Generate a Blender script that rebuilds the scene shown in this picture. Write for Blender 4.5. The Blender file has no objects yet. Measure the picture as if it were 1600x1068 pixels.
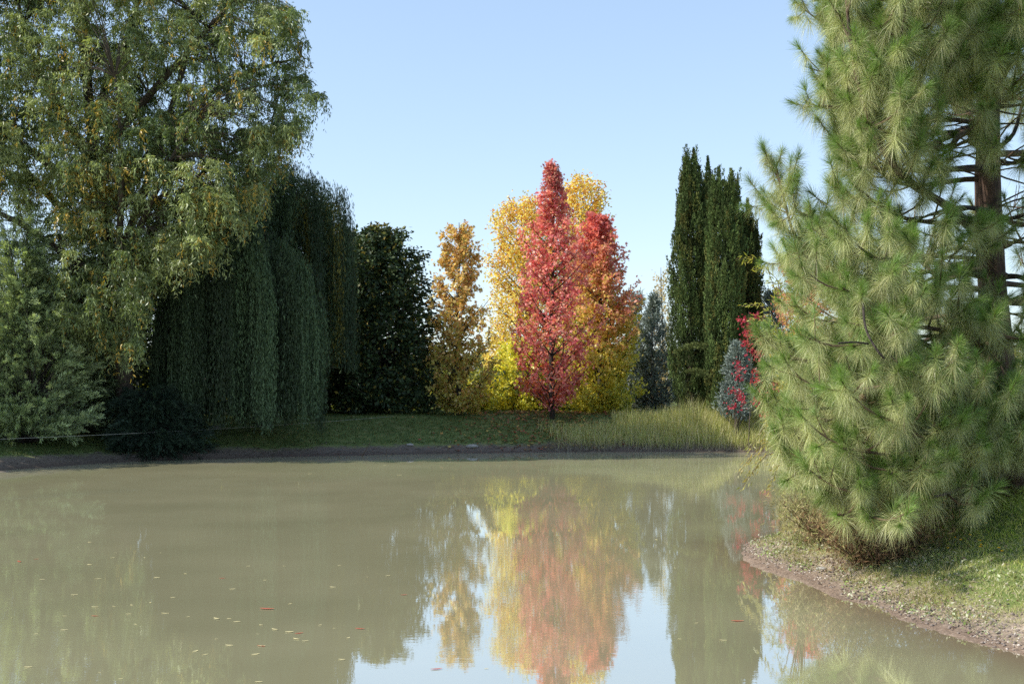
import bpy, math
import numpy as np

# ------------------------------------------------------------------ frame of reference
F, CX, HY, CZ = 1800.0, 800.0, 600.0, 2.5     # focal length in photo pixels, optical axis, horizon row, eye height over the water
def at(px, py, d):
    return np.array([(px - CX) / F * d, d, CZ - (py - HY) / F * d])
def X(px, d): return (px - CX) / F * d
def Z(py, d): return CZ - (py - HY) / F * d

scene = bpy.context.scene
col = bpy.data.collections.new("pond_park"); scene.collection.children.link(col)

def nrm(v): return v / np.maximum(np.linalg.norm(v, axis=-1, keepdims=True), 1e-9)
def snoise(p, f, seed):
    r = np.random.default_rng(seed); out = 0
    for i in range(5):
        k = r.normal(size=p.shape[-1]); k = k / np.linalg.norm(k) * f * (0.6 + 0.35 * i)
        out = out + np.sin(p @ k + r.uniform(0, 6.28))
    return out / 5 * 1.6
_grids = {}
def vnoise(x, y, f, seed):
    if seed not in _grids: _grids[seed] = np.random.default_rng(seed).random((256, 256))
    g = _grids[seed]; x = np.asarray(x) * f + 1000.3; y = np.asarray(y) * f + 1000.7
    xi = np.floor(x).astype(int); yi = np.floor(y).astype(int); u = x - xi; v = y - yi
    u = u * u * (3 - 2 * u); v = v * v * (3 - 2 * v)
    a = g[xi % 256, yi % 256]; b = g[(xi + 1) % 256, yi % 256]; c = g[xi % 256, (yi + 1) % 256]; d = g[(xi + 1) % 256, (yi + 1) % 256]
    return (a * (1 - u) + b * u) * (1 - v) + (c * (1 - u) + d * u) * v - 0.5

# ------------------------------------------------------------------ materials
def newmat(name):
    m = bpy.data.materials.new(name); m.use_nodes = True; m.node_tree.nodes.clear()
    return m, m.node_tree.nodes, m.node_tree.links
def leafmat(name, trans=0.35, rough=0.5, spec=0.35, tint=(1.25, 1.2, 0.6)):
    m, N, L = newmat(name)
    out = N.new('ShaderNodeOutputMaterial'); pr = N.new('ShaderNodeBsdfPrincipled'); tr = N.new('ShaderNodeBsdfTranslucent')
    mx = N.new('ShaderNodeMixShader'); at_ = N.new('ShaderNodeAttribute'); at_.attribute_name = 'Col'
    mul = N.new('ShaderNodeMix'); mul.data_type = 'RGBA'; mul.blend_type = 'MULTIPLY'; mul.inputs['Factor'].default_value = 1
    mul.inputs['B'].default_value = (*tint, 1)
    L.new(at_.outputs['Color'], mul.inputs['A']); L.new(at_.outputs['Color'], pr.inputs['Base Color'])
    L.new(mul.outputs['Result'], tr.inputs['Color'])
    pr.inputs['Roughness'].default_value = rough; pr.inputs['Specular IOR Level'].default_value = spec
    mx.inputs[0].default_value = trans
    L.new(pr.outputs[0], mx.inputs[1]); L.new(tr.outputs[0], mx.inputs[2]); L.new(mx.outputs[0], out.inputs[0])
    return m
def barkmat(name, c1, c2, scale=9):
    m, N, L = newmat(name)
    out = N.new('ShaderNodeOutputMaterial'); pr = N.new('ShaderNodeBsdfPrincipled'); tc = N.new('ShaderNodeTexCoord')
    mp = N.new('ShaderNodeMapping'); mp.inputs['Scale'].default_value = (1, 1, 0.25)
    vo = N.new('ShaderNodeTexVoronoi'); vo.inputs['Scale'].default_value = scale; vo.feature = 'DISTANCE_TO_EDGE'
    no = N.new('ShaderNodeTexNoise'); no.inputs['Scale'].default_value = scale * 1.7; no.inputs['Detail'].default_value = 6
    mu = N.new('ShaderNodeMath'); mu.operation = 'MULTIPLY_ADD'; mu.inputs[1].default_value = 1.2
    rp = N.new('ShaderNodeValToRGB'); rp.color_ramp.elements[0].color = (*c1, 1); rp.color_ramp.elements[1].color = (*c2, 1)
    rp.color_ramp.elements[0].position = 0.25; rp.color_ramp.elements[1].position = 0.8
    bp = N.new('ShaderNodeBump'); bp.inputs['Strength'].default_value = 0.8; bp.inputs['Distance'].default_value = 0.03
    L.new(tc.outputs['Object'], mp.inputs[0]); L.new(mp.outputs[0], vo.inputs['Vector']); L.new(mp.outputs[0], no.inputs['Vector'])
    L.new(vo.outputs['Distance'], mu.inputs[0]); L.new(no.outputs[0], mu.inputs[2]); L.new(mu.outputs[0], rp.inputs[0])
    L.new(rp.outputs[0], pr.inputs['Base Color']); L.new(mu.outputs[0], bp.inputs['Height']); L.new(bp.outputs[0], pr.inputs['Normal'])
    pr.inputs['Roughness'].default_value = 0.9; L.new(pr.outputs[0], out.inputs[0])
    return m
def plainmat(name, c, rough=0.8, var=0.3, scale=12):
    m, N, L = newmat(name)
    out = N.new('ShaderNodeOutputMaterial'); pr = N.new('ShaderNodeBsdfPrincipled'); tc = N.new('ShaderNodeTexCoord')
    no = N.new('ShaderNodeTexNoise'); no.inputs['Scale'].default_value = scale; no.inputs['Detail'].default_value = 5
    rp = N.new('ShaderNodeValToRGB')
    rp.color_ramp.elements[0].color = (*[v * (1 - var) for v in c], 1); rp.color_ramp.elements[1].color = (*[v * (1 + var) for v in c], 1)
    rp.color_ramp.elements[0].position = 0.3; rp.color_ramp.elements[1].position = 0.7
    L.new(tc.outputs['Object'], no.inputs['Vector']); L.new(no.outputs[0], rp.inputs[0]); L.new(rp.outputs[0], pr.inputs['Base Color'])
    bp = N.new('ShaderNodeBump'); bp.inputs['Strength'].default_value = 0.5; bp.inputs['Distance'].default_value = 0.02
    L.new(no.outputs[0], bp.inputs['Height']); L.new(bp.outputs[0], pr.inputs['Normal'])
    pr.inputs['Roughness'].default_value = rough; L.new(pr.outputs[0], out.inputs[0])
    return m

M = dict(
    leaf=leafmat('autumn_leaf', 0.5, 0.4, 0.6, (1.2, 1.1, 0.8)),
    willow=leafmat('willow_leaf', 0.3, 0.42, 0.5, (1.3, 1.3, 0.5)),
    strand=leafmat('hanging_leaf', 0.22, 0.5, 0.3, (1.2, 1.25, 0.5)),
    dark=leafmat('dark_leaf', 0.15, 0.5, 0.3),
    scale=leafmat('scale_foliage', 0.1, 0.7, 0.2),
    needle=leafmat('pine_needle', 0.28, 0.38, 0.55, (1.15, 1.2, 0.7)),
    grass=leafmat('grass_blade', 0.45, 0.5, 0.3, (1.2, 1.2, 0.6)),
    litter=leafmat('dry_litter', 0.15, 0.7, 0.2, (1.1, 1.0, 0.9)),
    pine_bark=barkmat('pine_bark', (0.014, 0.010, 0.008), (0.115, 0.066, 0.046), 9),
    bark=barkmat('grey_brown_bark', (0.015, 0.012, 0.009), (0.09, 0.065, 0.045), 12),
    dark_bark=barkmat('dark_bark', (0.01, 0.008, 0.007), (0.045, 0.033, 0.026), 14),
    twig=plainmat('twig_bark', (0.10, 0.06, 0.035)),
    cone=plainmat('cone_scales', (0.10, 0.045, 0.02), var=0.5, scale=60),
    stone=plainmat('weathered_stone', (0.32, 0.30, 0.27)),
    mud=plainmat('caked_mud', (.22, .17, .13)),
    cord=plainmat('pale_cord', (0.35, 0.35, 0.30)),
)

# ------------------------------------------------------------------ objects
ORG = {}
def thing(name, label, cat, loc, group=None):
    o = bpy.data.objects.new(name, None); col.objects.link(o); o.empty_display_size = 0.3
    o.location = [float(v) for v in loc]; o['label'] = label; o['category'] = cat
    if group: o['group'] = group
    ORG[o] = np.array(loc, float)
    return o
def tag(o, label=None, cat=None, group=None, kind=None):
    for k, v in (('label', label), ('category', cat), ('group', group), ('kind', kind)):
        if v: o[k] = v
    return o
def mesh_obj(name, V, faces_idx, starts, totals, mat, parent=None, cols=None, smooth=False, origin=None):
    me = bpy.data.meshes.new(name)
    org = ORG[parent] if parent is not None else (np.zeros(3) if origin is None else np.array(origin, float))
    V = V - org
    me.vertices.add(len(V)); me.vertices.foreach_set('co', V.astype(np.float32).ravel())
    me.loops.add(len(faces_idx)); me.loops.foreach_set('vertex_index', faces_idx.astype(np.int32))
    me.polygons.add(len(starts)); me.polygons.foreach_set('loop_start', starts.astype(np.int32))
    if smooth: me.polygons.foreach_set('use_smooth', np.ones(len(starts), bool))
    me.update(calc_edges=True)
    if cols is not None:
        a = me.color_attributes.new('Col', 'FLOAT_COLOR', 'POINT')
        c = np.ones((len(V), 4), np.float32); c[:, :3] = np.clip(cols, 0.001, 0.95); a.data.foreach_set('color', c.ravel())
    me.materials.append(mat)
    o = bpy.data.objects.new(name, me); col.objects.link(o)
    if parent is not None: o.parent = parent
    else: o.location = org
    ORG[o] = org
    return o

# leaf templates: outline in (across, along, up), one polygon list
T_RHOMB = (np.array([[0, 0, 0], [-.5, .45, .06], [0, 1, 0], [.5, .45, .06]]), [[0, 1, 2, 3]])
T_LOBE = (np.array([[0, 0, 0], [.42, .02, .05], [.2, .3, 0], [.62, .55, .08], [.2, .58, 0], [0, 1, .02], [-.2, .58, 0], [-.62, .55, .08], [-.2, .3, 0], [-.42, .02, .05]]),
          [[0, 1, 2, 8, 9], [2, 3, 4], [2, 4, 5, 6, 8], [6, 7, 8]])
T_NEEDLE = (np.array([[-.5, 0, 0], [.5, 0, 0], [.4, .55, .07], [-.4, .55, .07], [0, 1, 0]]), [[0, 1, 2, 3], [3, 2, 4]])
T_BLADE = (np.array([[-.5, 0, 0], [.5, 0, 0], [.35, .55, .04], [-.35, .55, .04], [0, 1, .2]]), [[0, 1, 2, 3], [3, 2, 4]])

class Bag:
    """collects leaves, then becomes one mesh"""
    def __init__(s, tmpl): s.t = tmpl; s.V = []; s.C = []
    def add(s, pos, d, length, width, cols, rng, droop=0.0, up=None):
        n = len(pos)
        if n == 0: return
        d = nrm(d); r = rng.normal(size=(n, 3)) if up is None else up
        a = nrm(np.cross(d, r)); b = np.cross(a, d)
        tv = s.t[0]
        length = np.broadcast_to(length, (n,)); width = np.broadcast_to(width, (n,))
        v = pos[:, None] + a[:, None] * (tv[None, :, 0:1] * width[:, None, None]) + d[:, None] * (tv[None, :, 1:2] * length[:, None, None]) + b[:, None] * (tv[None, :, 2:3] * length[:, None, None])
        if droop is not 0.0:
            dr = np.broadcast_to(droop, (n,))
            v[:, :, 2] -= (tv[None, :, 1] ** 2) * dr[:, None] * length[:, None]
        s.V.append(v.reshape(-1, 3)); s.C.append(np.repeat(np.broadcast_to(cols, (n, 3)), len(tv), axis=0))
    def build(s, name, mat, parent=None, origin=None):
        V = np.concatenate(s.V); C = np.concatenate(s.C); k = len(s.t[0]); n = len(V) // k
        fl = np.concatenate([np.array(f) for f in s.t[1]]); tot = np.array([len(f) for f in s.t[1]])
        idx = (np.arange(n)[:, None] * k + fl[None]).ravel(); tots = np.tile(tot, n)
        st = np.concatenate([[0], np.cumsum(tots)[:-1]])
        return mesh_obj(name, V, idx, st, tots, mat, parent, C, origin=origin)

def tubes(name, PL, R, mat, parent=None, sides=6, rough=0.0, seed=0, origin=None):
    """PL (n,k,3) polylines, R (n,k) radii -> one mesh"""
    PL = np.asarray(PL, float); R = np.asarray(R, float)
    if PL.ndim == 2: PL = PL[None]; R = R[None]
    n, k, _ = PL.shape
    T = nrm(np.gradient(PL, axis=1))
    ref = np.where(np.abs(T[..., 2:3]) > 0.9, np.array([1.0, 0, 0]), np.array([0, 0, 1.0]))
    # one stable frame per polyline
    m = nrm(PL[:, -1] - PL[:, 0]); rf = np.where(np.abs(m[:, 2:3]) > 0.8, np.array([1.0, 0.13, 0]), np.array([0, 0.1, 1.0]))
    A = nrm(np.cross(T, rf[:, None])); B = np.cross(T, A)
    th = np.arange(sides) / sides * 2 * np.pi
    RR = R[..., None] * (1 + (rough * np.random.default_rng(seed).normal(size=(n, k, sides)) if rough else 0))
    V = PL[:, :, None] + (A[:, :, None] * np.cos(th)[None, None, :, None] + B[:, :, None] * np.sin(th)[None, None, :, None]) * RR[..., None]
    V = V.reshape(-1, 3)
    i = np.arange(n)[:, None, None] * k * sides + np.arange(k - 1)[None, :, None] * sides + np.arange(sides)[None, None]
    j = np.arange(n)[:, None, None] * k * sides + np.arange(k - 1)[None, :, None] * sides + ((np.arange(sides) + 1) % sides)[None, None]
    q = np.stack([i, j, j + sides, i + sides], -1).reshape(-1)
    nf = len(q) // 4; st = np.arange(nf) * 4
    # end caps
    c0 = (np.arange(n)[:, None] * k * sides + np.arange(sides)[::-1][None]).ravel(); c1 = (np.arange(n)[:, None] * k * sides + (k - 1) * sides + np.arange(sides)[None]).ravel()
    idx = np.concatenate([q, c0, c1]); st = np.concatenate([st, nf * 4 + np.arange(2 * n) * sides]); tot = np.concatenate([np.full(nf, 4), np.full(2 * n, sides)])
    return mesh_obj(name, V, idx, st, tot, mat, parent, smooth=True, origin=origin)

def spline(pts, k):
    pts = np.asarray(pts, float); s = np.concatenate([[0], np.cumsum(np.linalg.norm(np.diff(pts, axis=0), axis=1))]); s /= s[-1]
    t = np.linspace(0, 1, k); out = np.stack([np.interp(t, s, pts[:, i]) for i in range(pts.shape[1])], -1)
    for _ in range(2):
        o = out.copy(); o[1:-1] = 0.25 * out[:-2] + 0.5 * out[1:-1] + 0.25 * out[2:]; out = o
    return out

# ------------------------------------------------------------------ pond outline and ground
POND = np.array([(-30, 3.2), (-10, 3.0), (0, 3.0), (4, 4.0), (6.0, 7.0), (5.05, 9.6), (4.74, 10.66), (4.56, 10.98), (4.5, 11.36), (4.29, 11.97), (4.18, 12.3), (4.11, 12.86),
                 (3.87, 13.4), (3.79, 14.66), (3.47, 15.5), (3.39, 16.3), (3.53, 17.9), (4.3, 18.9), (6.2, 21), (9, 25), (11, 31), (11.5, 37), (11, 41.5),
                 (9.2, 42.3), (6, 42.6), (3, 42.5), (1.3, 42.3), (-1.3, 41.8), (-3.2, 41.3), (-5.6, 40.5), (-8, 39.6), (-10, 38.6), (-11.8, 37.6), (-13, 36.6), (-14.1, 34.6),
                 (-14.9, 33.3), (-17, 32.2), (-24, 30), (-34, 26), (-40, 15), (-38, 6)], float)
def pond_sd(x, y):
    """distance to the shore, positive on land"""
    x = np.asarray(x, float); y = np.asarray(y, float); sh = x.shape; x = x.ravel(); y = y.ravel()
    best = np.full(x.shape, 1e18); inside = np.zeros(x.shape, bool); n = len(POND)
    for i in range(n):
        a = POND[i]; b = POND[(i + 1) % n]; e = b - a
        t = np.clip(((x - a[0]) * e[0] + (y - a[1]) * e[1]) / (e @ e), 0, 1)
        dx = x - a[0] - t * e[0]; dy = y - a[1] - t * e[1]; best = np.minimum(best, dx * dx + dy * dy)
        c = ((a[1] > y) != (b[1] > y)); xi = a[0] + (y - a[1]) / (e[1] if abs(e[1]) > 1e-9 else 1e-9) * e[0]
        inside ^= c & (x < xi)
    s = np.sqrt(best); return np.where(inside, -s, s).reshape(sh)
def gz(x, y, s=None):
    x = np.asarray(x, float); y = np.asarray(y, float)
    if s is None: s = pond_sd(x, y)
    s = s + 0.25 * vnoise(x, y, 1.1, 3) + 0.10 * vnoise(x, y, 4.0, 4)
    near = np.interp(s, [-8, -3, -1, 0, .5, 1.6, 3, 6, 30], [-1.5, -.7, -.25, 0, .10, .5, .88, 1.08, 1.2])
    far = np.interp(s, [-8, -3, -1, 0, 1, 2.5, 5, 30], [-1.5, -.7, -.25, 0, .33, .72, 1.25, 1.35])
    w = np.clip((y - 19) / 7, 0, 1); z = near * (1 - w) + far * w
    land = np.clip(s * 2, 0, 1); fine = np.clip(1 - s / 2.2, 0.25, 1) * np.clip((60 - np.abs(y)) / 20, 0, 1)
    z = z + land * (0.10 * vnoise(x, y, 0.5, 5) + fine * (0.07 * vnoise(x, y, 2.7, 6) + 0.05 * vnoise(x, y, 7.0, 7)))
    z = z + 0.02 * vnoise(x, y, 6, 9) * np.clip(1 - np.abs(s), 0, 1)
    return z
def lines(*seg):
    out = []
    for a, b, st in seg: out.append(np.arange(a, b, st))
    return np.concatenate(out + [[seg[-1][1]]])
gx = np.concatenate([[-2500, -1200, -600, -300, -150, -90, -60], lines((-45, -18, 1.0), (-18, 3, .3), (3, 8.5, .07), (8.5, 13, .3), (13, 30, 1.5)), [40, 60, 90, 150, 300, 600, 1200, 2500]])
gy = np.concatenate([[-2500, -1200, -400, -100, -40, -20], lines((-10, 9.5, .6), (9.5, 19.5, .07), (19.5, 32, .5), (32, 50, .2), (50, 70, 1.5)), [75, 85, 100, 150, 300, 600, 1200, 2500]])
GX, GY = np.meshgrid(gx, gy); GS = pond_sd(GX, GY); GZ = gz(GX, GY, GS)
ny, nx = GX.shape; V = np.stack([GX, GY, GZ], -1).reshape(-1, 3)
i = (np.arange(ny - 1)[:, None] * nx + np.arange(nx - 1)[None]).ravel(); q = np.stack([i, i + 1, i + nx + 1, i + nx], -1).ravel()
m, N, L = newmat('bank_ground')
out = N.new('ShaderNodeOutputMaterial'); pr = N.new('ShaderNodeBsdfPrincipled'); tc = N.new('ShaderNodeTexCoord')
sa = N.new('ShaderNodeAttribute'); sa.attribute_name = 'Col'
def noise(scale, detail=6, rough=.6, vec=None):
    n_ = N.new('ShaderNodeTexNoise'); n_.inputs['Scale'].default_value = scale; n_.inputs['Detail'].default_value = detail; n_.inputs['Roughness'].default_value = rough
    L.new((vec or tc).outputs['Object' if vec is None else 0], n_.inputs['Vector']); return n_
def ramp(src, stops):
    r_ = N.new('ShaderNodeValToRGB'); r_.color_ramp.elements[0].position = stops[0][0]; r_.color_ramp.elements[0].color = (*stops[0][1], 1)
    r_.color_ramp.elements[1].position = stops[-1][0]; r_.color_ramp.elements[1].color = (*stops[-1][1], 1)
    for p_, c_ in stops[1:-1]: e = r_.color_ramp.elements.new(p_); e.color = (*c_, 1)
    L.new(src, r_.inputs[0]); return r_
nA = noise(3.0); nB = noise(22, 5, .7); nC = noise(1.2)
mud = ramp(nB.outputs[0], [(.3, (.16, .12, .09)), (.5, (.31, .24, .18)), (.7, (.48, .40, .32))])
grs = ramp(nA.outputs[0], [(.3, (.06, .095, .02)), (.5, (.115, .165, .035)), (.72, (.21, .22, .08))])
sep = N.new('ShaderNodeSeparateColor'); L.new(sa.outputs['Color'], sep.inputs[0])
ad = N.new('ShaderNodeMath'); ad.operation = 'MULTIPLY_ADD'; ad.inputs[1].default_value = 0.22; L.new(nA.outputs[0], ad.inputs[0]); L.new(sep.outputs[0], ad.inputs[2])
fc = ramp(ad.outputs[0], [(.26, (0, 0, 0)), (.36, (1, 1, 1))])
mx = N.new('ShaderNodeMix'); mx.data_type = 'RGBA'; L.new(fc.outputs[0], mx.inputs['Factor']); L.new(mud.outputs[0], mx.inputs['A']); L.new(grs.outputs[0], mx.inputs['B'])
wet = N.new('ShaderNodeMix'); wet.data_type = 'RGBA'; wet.blend_type = 'MULTIPLY'; wet.inputs['B'].default_value = (.62, .54, .50, 1)
L.new(sep.outputs[1], wet.inputs['Factor']); L.new(mx.outputs['Result'], wet.inputs['A'])
bp = N.new('ShaderNodeBump'); bp.inputs['Strength'].default_value = .9; bp.inputs['Distance'].default_value = .04
L.new(nB.outputs[0], bp.inputs['Height']); L.new(bp.outputs[0], pr.inputs['Normal'])
fd = N.new('ShaderNodeMix'); fd.data_type = 'RGBA'; fd.blend_type = 'MULTIPLY'; fd.inputs['B'].default_value = (.42, .42, .42, 1); inv = N.new('ShaderNodeMath'); inv.operation = 'SUBTRACT'; inv.inputs[0].default_value = 1; inv.use_clamp = True  # far-bank mud darkened: tree shade put into the ground colour
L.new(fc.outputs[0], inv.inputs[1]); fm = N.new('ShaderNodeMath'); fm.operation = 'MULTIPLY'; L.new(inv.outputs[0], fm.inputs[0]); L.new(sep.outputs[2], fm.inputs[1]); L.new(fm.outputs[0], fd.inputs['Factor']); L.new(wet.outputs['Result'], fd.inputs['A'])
L.new(fd.outputs['Result'], pr.inputs['Base Color']); pr.inputs['Roughness'].default_value = .9; L.new(pr.outputs[0], out.inputs[0])
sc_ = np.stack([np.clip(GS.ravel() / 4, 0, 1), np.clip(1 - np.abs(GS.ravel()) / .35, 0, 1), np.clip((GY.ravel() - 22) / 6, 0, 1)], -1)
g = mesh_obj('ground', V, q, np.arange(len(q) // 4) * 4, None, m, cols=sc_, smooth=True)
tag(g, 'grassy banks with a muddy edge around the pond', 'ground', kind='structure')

# ------------------------------------------------------------------ water
m, N, L = newmat('muddy_pond_water')
out = N.new('ShaderNodeOutputMaterial'); tc = N.new('ShaderNodeTexCoord'); sa = N.new('ShaderNodeAttribute'); sa.attribute_name = 'Col'
dif = N.new('ShaderNodeBsdfDiffuse'); glo = N.new('ShaderNodeBsdfGlossy'); mxs = N.new('ShaderNodeMixShader')
mp = N.new('ShaderNodeMapping'); mp.inputs['Scale'].default_value = (1, 2.2, 1); L.new(tc.outputs['Object'], mp.inputs[0])
n1 = noise(3.5, 3, .5, mp); n2 = noise(.35, 3, .5); n3 = noise(14, 2, .5, mp)
am = N.new('ShaderNodeMath'); am.operation = 'MULTIPLY_ADD'; am.inputs[1].default_value = .22; L.new(n3.outputs[0], am.inputs[0]); L.new(n1.outputs[0], am.inputs[2])
bp = N.new('ShaderNodeBump'); bp.inputs['Strength'].default_value = 0.024; bp.inputs['Distance'].default_value = .02
n4 = noise(.22, 2, .5); pr_ = ramp(n4.outputs[0], [(.42, (.35,) * 3), (.62, (1.5,) * 3)]); pm = N.new('ShaderNodeMath'); pm.operation = 'MULTIPLY'; L.new(am.outputs[0], pm.inputs[0]); L.new(pr_.outputs[0], pm.inputs[1]); L.new(pm.outputs[0], bp.inputs['Height'])
murk = ramp(n2.outputs[0], [(.3, (.355, .335, .20)), (.7, (.43, .40, .245))])
red = N.new('ShaderNodeMix'); red.data_type = 'RGBA'; red.inputs['B'].default_value = (.30, .20, .13, 1)
sp = N.new('ShaderNodeSeparateColor'); L.new(sa.outputs['Color'], sp.inputs[0]); L.new(sp.outputs[0], red.inputs['Factor']); L.new(murk.outputs[0], red.inputs['A'])
L.new(red.outputs['Result'], dif.inputs['Color'])
L.new(bp.outputs[0], glo.inputs['Normal']); glo.inputs['Color'].default_value = (.93, .97, 1, 1); glo.inputs['Roughness'].default_value = .012
lw = N.new('ShaderNodeLayerWeight'); lw.inputs['Blend'].default_value = .5; fr = N.new('ShaderNodeMapRange'); fr.interpolation_type = 'SMOOTHSTEP'
fr.inputs['From Min'].default_value = .1; fr.inputs['From Max'].default_value = .97; fr.inputs['To Min'].default_value = .03; fr.inputs['To Max'].default_value = .71
L.new(lw.outputs['Facing'], fr.inputs['Value']); L.new(fr.outputs[0], mxs.inputs[0]); L.new(dif.outputs[0], mxs.inputs[1]); L.new(glo.outputs[0], mxs.inputs[2]); L.new(mxs.outputs[0], out.inputs[0])
wx = np.concatenate([np.arange(-42, 0, 2.), np.arange(0, 13, .25)]); wy = np.concatenate([np.arange(2, 9, 1.), np.arange(9, 22, .25), np.arange(22, 45, 1.)])
WX, WY = np.meshgrid(wx, wy); ny, nx = WX.shape; S = pond_sd(WX, WY)
i = (np.arange(ny - 1)[:, None] * nx + np.arange(nx - 1)[None]).ravel(); q = np.stack([i, i + 1, i + nx + 1, i + nx], -1)
q = q[(S.ravel()[q] < 1.2).any(axis=1)].ravel()
shal = .8 * np.clip(1 - (-S.ravel()) / 1.1, 0, 1) ** 1.8 * np.clip((24 - WY.ravel()) / 4, 0, 1)
w = mesh_obj('pond_water', np.stack([WX, WY, np.zeros_like(WX)], -1).reshape(-1, 3), q, np.arange(len(q) // 4) * 4, None, m, cols=np.stack([shal] * 3, -1))
tag(w, 'still muddy green pond water mirroring the trees', 'water', kind='structure')

# ------------------------------------------------------------------ tree builders
def env_fn(rows, cxs, d, depth=1.0):
    """rows: (photo row, left column, right column) measured at distance d -> radius as a function of height and azimuth"""
    rows = sorted(rows, key=lambda r: -r[0]); zz = np.array([Z(r[0], d) for r in rows])
    l = np.array([max(0.02, (cxs - r[1]) / F * d) for r in rows]); r_ = np.array([max(0.02, (r[2] - cxs) / F * d) for r in rows])
    def f(z, az):
        L_, R_ = np.interp(z, zz, l), np.interp(z, zz, r_); w = (1 + np.cos(az)) / 2
        r = L_ * (1 - w) + R_ * w
        return r * (1 - (1 - depth) * np.abs(np.sin(az)))
    return f, zz[0], zz[-1]

def palette(cols, n, rng): return np.array(cols, float)[rng.integers(0, len(cols), n)]

def broad_tree(name, label, cat, px, rows, d, palfn, nb=90, rise=0.8, twigs=9, leaves=14, leaf=(.12, .11), tmpl=T_LOBE, mat='leaf', bark='dark_bark',
               trunk_r=.11, seed=1, base_z=None, depth=.9, group=None, lean=0.0, twig_len=.55, droop=.35, inner=.15, jit=.09, clear=0.0, env_jit=(.72, 1.08), zpow=1.0):
    rng = np.random.default_rng(seed)
    env, z0, z1 = env_fn(rows, px, d, depth); x0 = X(px, d); gz0 = float(gz(x0, d))
    root = thing(name, label, cat, (x0, d, gz0), group)
    H = z1 - z0; k = 10; tt = np.linspace(0, 1, k)
    tp = np.stack([x0 + lean * tt + .05 * np.sin(tt * 7 + seed), d + .05 * np.cos(tt * 5 + seed), gz0 - .15 + (z1 - .1 - gz0) * tt], -1)
    tubes('trunk', tp, trunk_r * (1 - tt * .93) + .006, M[bark], root, 10, .03, seed)
    zb = z0 - .1 + (H * .97) * (np.arange(nb) + rng.random(nb)) ** zpow / nb ** zpow
    zb = np.maximum(zb, gz0 + clear)
    az = np.arange(nb) * 2.39996 + rng.normal(0, .3, nb)
    zend = np.minimum(zb, z1 - .02 * H); R = env(zend, az) * rng.uniform(*env_jit, nb)
    R = np.maximum(R, .06); zst = np.maximum(zend - np.maximum(R, .15) * rise, gz0 + .35)
    t = np.linspace(0, 1, 6)
    tx = np.interp(zst, tp[:, 2], tp[:, 0]); ty = np.interp(zst, tp[:, 2], tp[:, 1])
    hx, hy = np.cos(az), np.sin(az)
    bend = rng.normal(0, .08, (nb, 1)) * R[:, None] * np.sin(t * np.pi)[None]
    BP = np.stack([tx[:, None] + hx[:, None] * R[:, None] * t - hy[:, None] * bend, ty[:, None] + hy[:, None] * R[:, None] * t + hx[:, None] * bend,
                   zst[:, None] + (zend - zst)[:, None] * t[None] ** 1.15], -1)
    tubes('branches', BP, (trunk_r * .32 * np.clip(R / 1.5, .3, 1))[:, None] * (1 - t * .85)[None] + .003, M[bark], root, 4)
    # twigs
    nt = nb * twigs; bi = np.repeat(np.arange(nb), twigs); u = inner + (1 - inner) * rng.random(nt) ** .75
    fi = u * 5; a = np.minimum(fi.astype(int), 4); fr_ = (fi - a)[:, None]; tpz = BP[bi, a] * (1 - fr_) + BP[bi, a + 1] * fr_
    tdir = nrm(nrm(BP[bi, 5] - BP[bi, 0]) * .7 + rng.normal(0, .6, (nt, 3)) + np.array([0, 0, .15]))
    tl = twig_len * rng.uniform(.4, 1.1, nt) * np.clip(R[bi] / 1.2, .35, 1)
    bag = Bag(tmpl); nl = nt * leaves; ti = np.repeat(np.arange(nt), leaves); v = rng.random(nl) ** .8
    pos = tpz[ti] + tdir[ti] * (tl[ti] * v)[:, None] + rng.normal(0, jit, (nl, 3))
    ax = np.array([x0, d, 0]); hor = (pos - ax) * np.array([1, 1, 0]); rad = np.linalg.norm(hor, axis=1)
    ld = nrm(nrm(hor) * .4 + tdir[ti] * .4 + rng.normal(0, .6, (nl, 3)) - np.array([0, 0, droop]))
    relr = rad / np.maximum(env(pos[:, 2], np.arctan2(hor[:, 1], hor[:, 0])), .1)
    C = palfn(pos, (pos[:, 2] - z0) / H, (pos[:, 0] - x0), relr, bi[ti], rng) * rng.uniform(.75, 1.25, (nl, 1))
    s = rng.uniform(.6, 1.15, nl); bag.add(pos, ld, leaf[0] * s, leaf[1] * s, C, rng)
    bag.build('crown', M[mat], root)
    return root

def mixcol(a, b, w): w = np.clip(w, 0, 1)[:, None]; return np.array(a) * (1 - w) + np.array(b) * w

# ------------------------------------------------------------------ far bank: autumn trees
def pal_red(pos, h, dx, rel, b, rng):
    n = snoise(pos, 1.6, 11); c = palette([(.72, .19, .19), (.80, .33, .28), (.58, .12, .15), (.80, .42, .30)], len(pos), rng)
    w = np.clip((.35 - h) * 1.5, 0, .5) + (rel < .35) * .15; k = rng.random(len(pos))
    c = np.where((k < w * .6)[:, None], np.array([.55, .16, .05]), c)
    c = np.where(((n > .95) & (h < .6) & (k < .6))[:, None], np.array([.62, .40, .04]), c)
    dk = (h > .85); c = c * np.where(dk, .82, 1)[:, None]; return c
def pal_mixed(pos, h, dx, rel, b, rng):
    n = snoise(pos, .9, 21) * .16; f = h + n + rng.normal(0, .09, len(pos))
    c = mixcol((.72, .66, .10), (.76, .60, .17), (f - .2) / .25); c = mixcol(c, np.array([.68, .31, .22]), (f - .42) / .2); c = mixcol(c, np.array([.70, .20, .18]), (f - .64) / .2)
    g = rng.random(len(pos)) < .22 * np.clip(.7 - f, 0, 1) * 2; return np.where(g[:, None], np.array([.36, .42, .08]), c)
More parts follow.
